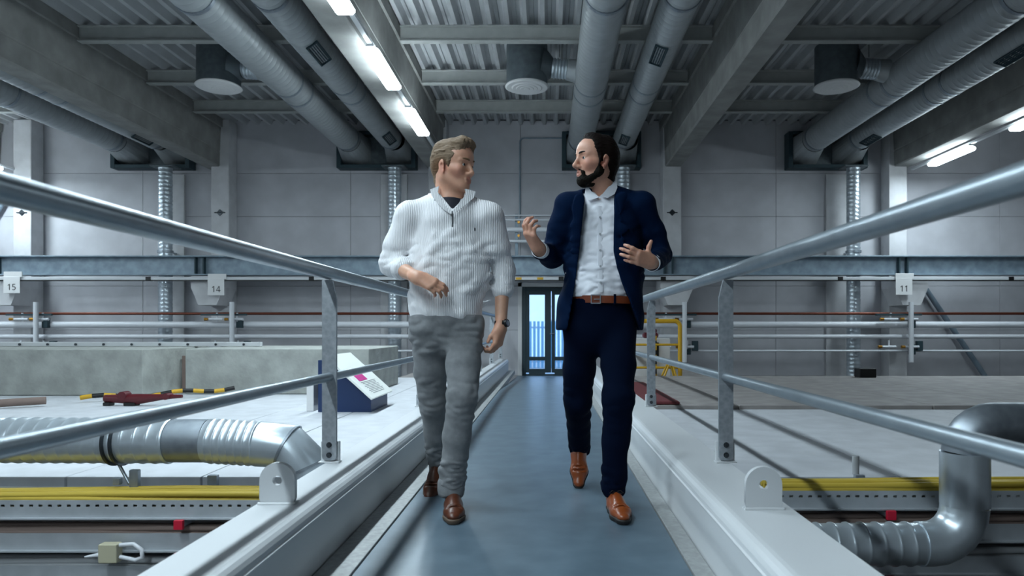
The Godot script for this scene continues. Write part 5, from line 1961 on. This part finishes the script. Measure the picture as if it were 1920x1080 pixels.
	for q in [-1.0, 1.0]:
		hb.cut(Vector3(0.055 * q, 0.075, 0.100), Vector3(0.06 * q, 0.06, 0.095), 0.040, 0.045, 0.008)
		hb.cut(Vector3(0.088 * q, -0.008, -0.010), Vector3(0.080 * q, -0.06, -0.002), 0.023, 0.028, 0.006)
	hb.plane(Vector3(0, -0.085, -0.05), Vector3(0, -1, 0.25), 0.006)
	hb.xf = Transform3D.IDENTITY
	hb.noise(81, Vector3(130, 130, 30), 0.0022, -99.0, 99.0, false, hx2.basis.orthonormalized().inverse())
	hb.grain = FastNoiseLite.new()
	hb.grain.frequency = 1.0
	hb.grain_scale = Vector3(120, 240, 120)
	hb.grain_amount = 0.5
	var be := new_sdf(0.0030)
	be.xf = hx2
	be.base_color = lin(Color(0.075, 0.052, 0.045))
	for q in [-1.0, 1.0]:
		be.cap(Vector3(0.049 * q, -0.052, -0.004), Vector3(0.020 * q, -0.098, 0.058), 0.0222, 0.0222, 0.02)
		be.cap(Vector3(0.0635 * q, -0.030, 0.016), Vector3(0.052 * q, -0.058, 0.012), 0.008, 0.020, 0.012)
		be.cap(Vector3(0.008 * q, -0.050, 0.090), Vector3(0.026 * q, -0.066, 0.077), 0.0050, 0.0060, 0.006)
		be.cap(Vector3(0.026 * q, -0.066, 0.077), Vector3(0.020 * q, -0.095, 0.070), 0.0075, 0.015, 0.010)
	be.cap(Vector3(0, -0.100, 0.062), Vector3(0, -0.096, 0.066), 0.0235, 0.0215, 0.02)
	be.cap(Vector3(-0.012, -0.086, 0.082), Vector3(0.012, -0.086, 0.082), 0.007, 0.007, 0.008)
	be.cap(Vector3(0, -0.095, 0.02), Vector3(0, -0.100, 0.05), 0.026, 0.026, 0.02)
	be.cut(Vector3(-0.016, -0.068, 0.100), Vector3(0.016, -0.068, 0.100), 0.012, 0.012, 0.004)
	be.xf = Transform3D.IDENTITY
	be.noise(91, Vector3(150, 150, 150), 0.0022)
	be.grain = FastNoiseLite.new()
	be.grain.frequency = 1.0
	be.grain_scale = Vector3(200, 200, 200)
	be.grain_amount = 0.5
	run_jobs()
	print("bodies meshed in ", Time.get_ticks_msec() - t0, " ms")

	# ============ assemble the first man
	var p := thing("person", "man in white quarter-zip sweater, grey jeans and brown boots, mid-stride", "person", base1)
	part_mesh("body", sdf_mesh([body1, head1, hand1L, hand1R], base1), M.skin, p)
	part_mesh("sweater", sdf_mesh([sw], base1), M.sweater, p)
	part_mesh("undershirt", sdf_mesh([ts], base1), M.navy_shirt, p)
	part_mesh("jeans", sdf_mesh([je], base1), M.jeans, p)
	part_mesh("hair", sdf_mesh([ha], base1), M.hair, p)
	for q in [s1, s2]:
		var o := part_mesh("shoe", sdf_mesh([q[0]], base1), M.brown_leather, p)
		part_mesh("sole", sdf_mesh([q[1]], base1), M.sole_welt, o)
	# collar of the sweater: a standing band that falls open in front
	var lo := []
	var hi := []
	var out := []
	for i in 33:
		var u := float(i) / 32
		var a := lerpf(-2.42, 2.42, u)
		var d := Vector3(-sin(a), 0, -cos(a))
		var fr := absf(a) / 2.42
		var drop := 0.060 * pow(fr, 3.0)
		var b := neck + Vector3(0, -0.020 - drop, -0.002) + Vector3(d.x * 0.086, 0, d.z * 0.086 + 0.012 * fr)
		var pull := 1.0 - 0.30 * pow(fr, 6.0)
		b.x = neck.x + (b.x - neck.x) * pull
		lo.append(b)
		hi.append(b + Vector3(0, 0.044 + 0.016 * (1.0 - fr), 0) + d * (0.010 + 0.026 * pow(fr, 2.0)))
		out.append(d)
	var cm := MB.new()
	cm.ribbon(lo, hi, out, 0.007)
	part("collar", shifted(cm, base1), M.sweater, p)
	# the fallen front edges of the collar, down to the zip
	for side in [[[[824, 350], [822, 361], [829, 375], [838, 388], [846, 399]], [[807, 356], [810, 367], [820, 381], [832, 393], [845, 402]]], [[[871, 354], [874, 364], [866, 376], [857, 388], [849, 399]], [[892, 360], [888, 371], [875, 383], [862, 393], [850, 402]]]]:
		lo = []
		hi = []
		out = []
		for k in 5:
			var dd: float = [3.435, 3.405, 3.375, 3.352, 3.338][k]
			var a := W(side[1][k][0], side[1][k][1], dd)
			var b := W(side[0][k][0], side[0][k][1], dd)
			var z := maxf(a.z, sw.front(a.x, a.y, -3.6, -3.1) + 0.002)
			a.z = z
			b.z = z + 0.006
			lo.append(a - base1)
			hi.append(b - base1)
			out.append(Vector3((a.x - neck.x) * 2.0, 0.1, 0.9).normalized())
		cm = MB.new()
		cm.ribbon(lo, hi, out, 0.006)
		part("collar_edge", cm, M.sweater, p)
	# zip
	var zm := MB.new()
	for i in 8:
		var y := lerpf(W(0, 397, 3.34).y, W(0, 423, 3.34).y, i / 7.0)
		var x := W(847.3, 0, 3.34).x
		zm.box(Vector3(x, y, sw.front(x, y, -3.7, -3.1) + 0.001) - base1, Vector3(0.006, 0.011, 0.005), 0.001)
	part("zip", zm, M.zip_metal, p)
	# sleeve cuffs and hem as ribbed bands
	var cu := MB.new()
	for q in [[elL.lerp(wrL, 0.47), wrL - elL, 0.047], [elR.lerp(wrR, 0.44), wrR - elR, 0.043]]:
		var d: Vector3 = q[1].normalized()
		cu = MB.new()
		cu.tube([q[0] - d * 0.035 - base1, q[0] - d * 0.02 - base1, q[0] - base1, q[0] + d * 0.012 - base1, q[0] + d * 0.014 - base1], [q[2] + 0.006, q[2] + 0.010, q[2] + 0.004, q[2], q[2] - 0.012], 28)
		part("sleeve_cuff", cu, M.sweater, p)
	# trouser turn-up on the front leg
	cu = MB.new()
	var an2 := anR + Vector3(0, 0.0, 0)
	cu.tube([an2 + Vector3(0, 0.045, 0) - base1, an2 + Vector3(0, 0.03, 0) - base1, an2 + Vector3(0, -0.012, 0) - base1, an2 + Vector3(0, -0.035, 0.004) - base1], [0.059, 0.065, 0.066, 0.061], 30)
	part("turn_up", cu, M.jeans, p)
	# watch
	var wd := (wrR - elR).normalized()
	var wp := wrR - wd * 0.012
	var strap := part("watch_strap", shifted(ring_band(wp, wd, Vector3(1, 0, 0.2), 0.030, 0.028, 0.022, 0.004), base1), M.watch_black, p)
	var wm := MB.new()
	var wo := Vector3(0.85, 0, 0.53).normalized()
	wo = (wo - wd * wo.dot(wd)).normalized()
	wm.cyl(wp + wo * 0.030 - base1, wp + wo * 0.042 - base1, 0.021, 0.019, 24)
	part("watch_case", wm, M.watch_black, strap)
	wm = MB.new()
	wm.cyl(wp + wo * 0.042 - base1, wp + wo * 0.0425 - base1, 0.015, -1, 20)
	part("watch_face", wm, M.chrome, strap)
	# small embroidered mark on the chest
	var em := MB.new()
	var ex := W(888, 0, 3.34).x
	var ey := W(0, 427, 3.34).y
	em.box(Vector3(ex, ey, sw.front(ex, ey, -3.7, -3.1) + 0.001) - base1, Vector3(0.006, 0.014, 0.003), 0.001)
	part("emblem", em, M.emblem_thread, p)
	face_parts(p, hx, base1, lin(Color(0.42, 0.32, 0.22)), 0.0)

	# ============ assemble the second man
	p = thing("person", "bearded man in open navy suit and white shirt, gesturing with both hands", "person", base2)
	part_mesh("body", sdf_mesh([body2, head2, hand2L, hand2R], base2), M.skin, p)
	part_mesh("shirt", sdf_mesh([shi], base2), M.dress_shirt, p)
	part_mesh("jacket", sdf_mesh([ja], base2), M.navy_suit, p)
	part_mesh("trousers", sdf_mesh([tr], base2), M.navy_trousers, p)
	part_mesh("hair", sdf_mesh([hb], base2), M.hair, p)
	part_mesh("beard", sdf_mesh([be], base2), M.hair, p)
	for q in [[s3, gR], [s4, gL]]:
		var o := part_mesh("shoe", sdf_mesh([q[0][0]], base2), M.tan_leather, p)
		part_mesh("sole", sdf_mesh([q[0][1]], base2), M.sole_rubber, o)
		part("laces", shifted(laces(q[1]), base2), M.lace, o)
	# shirt collar: band and two leaves
	lo = []
	hi = []
	out = []
	for i in 29:
		var a := lerpf(-2.55, 2.55, i / 28.0)
		var d := Vector3(-sin(a), 0, -cos(a))
		var fr := absf(a) / 2.55
		var b := neck2 + Vector3(-0.003, -0.018 - 0.045 * pow(fr, 3.0), 0.002) + Vector3(d.x * 0.069 * (1.0 - 0.15 * pow(fr, 5.0)), 0, d.z * 0.069)
		lo.append(b + d * (0.016 + 0.020 * fr) + Vector3(0, -0.012 - 0.034 * pow(fr, 4.0), 0))
		hi.append(b + Vector3(0, 0.040 - 0.006 * fr, 0) + d * 0.002)
		out.append(d)
	cm = MB.new()
	cm.ribbon(lo, hi, out, 0.004)
	part("shirt_collar", shifted(cm, base2), M.dress_shirt, p)
	for leaf in [[[[1154, 334, 3.475], [1140, 351, 3.435], [1127, 367, 3.405]], [[1157, 352, 3.45], [1152, 364, 3.415], [1139, 371, 3.40]]], [[[1099, 347, 3.44], [1110, 360, 3.42], [1124, 370, 3.405]], [[1097, 362, 3.425], [1103, 376, 3.40], [1110, 375, 3.40]]]]:
		lo = []
		hi = []
		out = []
		for k in 3:
			lo.append(W(leaf[1][k][0], leaf[1][k][1], leaf[1][k][2]) - base2)
			hi.append(W(leaf[0][k][0], leaf[0][k][1], leaf[0][k][2]) - base2)
			out.append(Vector3(0.3 if leaf[0][0][0] > 1130 else -0.3, 0.15, 0.95).normalized())
		cm = MB.new()
		cm.ribbon(lo, hi, out, 0.004)
		part("collar_leaf", cm, M.dress_shirt, p)
	# placket and buttons
	var bm := MB.new()
	var sx := W(1126, 0, 3.34).x
	var pp := []
	for i in 14:
		var y := lerpf(W(0, 384, 3.34).y, W(0, 548, 3.34).y, i / 13.0)
		pp.append(Vector3(sx, y, shi.front(sx, y, -3.7, -3.1) - 0.0005) - base2)
	bm.tube(pp, [0.0135], 12, true, Z, 0.16)
	part("placket", bm, M.dress_shirt, p)
	for q in [405, 437, 468, 499, 530]:
		bm = MB.new()
		var y := W(0, q, 3.34).y
		var z := shi.front(sx, y, -3.7, -3.1) + 0.002
		bm.cyl(Vector3(sx, y, z) - base2, Vector3(sx, y, z + 0.003) - base2, 0.0055, -1, 12)
		part("button", bm, M.tray, p)
	# belt with buckle
	var bc := W(1131, 563, 3.45)
	bc.z = pe2.z
	var belt := part("belt", shifted(ring_band(bc, Vector3(0.02, 1, 0), Vector3.RIGHT, 0.164, 0.124, 0.036, 0.005, 0, PI2, 48), base2), M.belt_leather, p)
	var bz := bc.z + 0.132
	var bx := W(1117, 0, 3.33).x
	bm = MB.new()
	for q in [[0, 0.02, 0.046, 0.006], [0, -0.02, 0.046, 0.006], [-0.022, 0, 0.006, 0.044], [0.022, 0, 0.006, 0.044], [0.005, 0, 0.03, 0.005]]:
		bm.box(Vector3(bx + q[0], bc.y + q[1], bz) - base2, Vector3(q[2], q[3], 0.005), 0.0015)
	part("buckle", bm, M.chrome, belt)
	bm = MB.new()
	bm.box(Vector3(W(1153, 0, 3.33).x, bc.y, bz - 0.008) - base2, Vector3(0.012, 0.05, 0.006), 0.001, Basis(Vector3.UP, 0.35))
	part("belt_loop", bm, M.navy_trousers, p)
	# shirt cuffs
	for q in [[wL, eL], [wR, eR]]:
		var d: Vector3 = (q[0] - q[1]).normalized()
		var c: Vector3 = q[0] - d * 0.022
		part("shirt_cuff", shifted(ring_band(c, d, Vector3.UP, 0.036, 0.036, 0.042, 0.0035), base2), M.dress_shirt, p)
	face_parts(p, hx2, base2, lin(Color(0.09, 0.06, 0.05)), 0.0)

func face_parts(p: Node3D, hx: Transform3D, base: Vector3, brow: Color, look: float) -> void:
	for q in [-1.0, 1.0]:
		var c := Vector3(0.0318 * q, 0.0, 0.0735)
		var m := MB.new()
		m.ball(hx * c - base, Vector3.ONE * 0.0122, 10, 14)
		var e := part("eye", m, M.eye_white, p)
		m = MB.new()
		var d := (hx.basis * Vector3(look, -0.02, 1)).normalized()
		m.tube([hx * c + d * 0.0100 - base, hx * c + d * 0.0124 - base, hx * c + d * 0.0128 - base], [0.0066, 0.0058, 0.002], 16)
		part("iris", m, M.iris_blue, e)
		m = MB.new()
		var pts := []
		for k in 6:
			var u := k / 5.0
			pts.append(hx * Vector3((0.014 + 0.036 * u) * q, 0.0215 + 0.005 * sin(u * 2.4), 0.0985 - 0.022 * u * u - 0.004 * u) - base)
		m.tube(pts, [0.0030, 0.0048, 0.0050, 0.0046, 0.0036, 0.0018], 8)
		var bm := StandardMaterial3D.new()
		bm.resource_name = "eyebrow"
		bm.albedo_color = brow.linear_to_srgb()
		bm.roughness = 0.8
		part("eyebrow", m, bm, p)

func _ready() -> void:
	camera_and_light()
	materials()
	hall()
	lamps()
	ventilation()
	wall_services()
	door()
	bridge()
	surroundings()
	people()
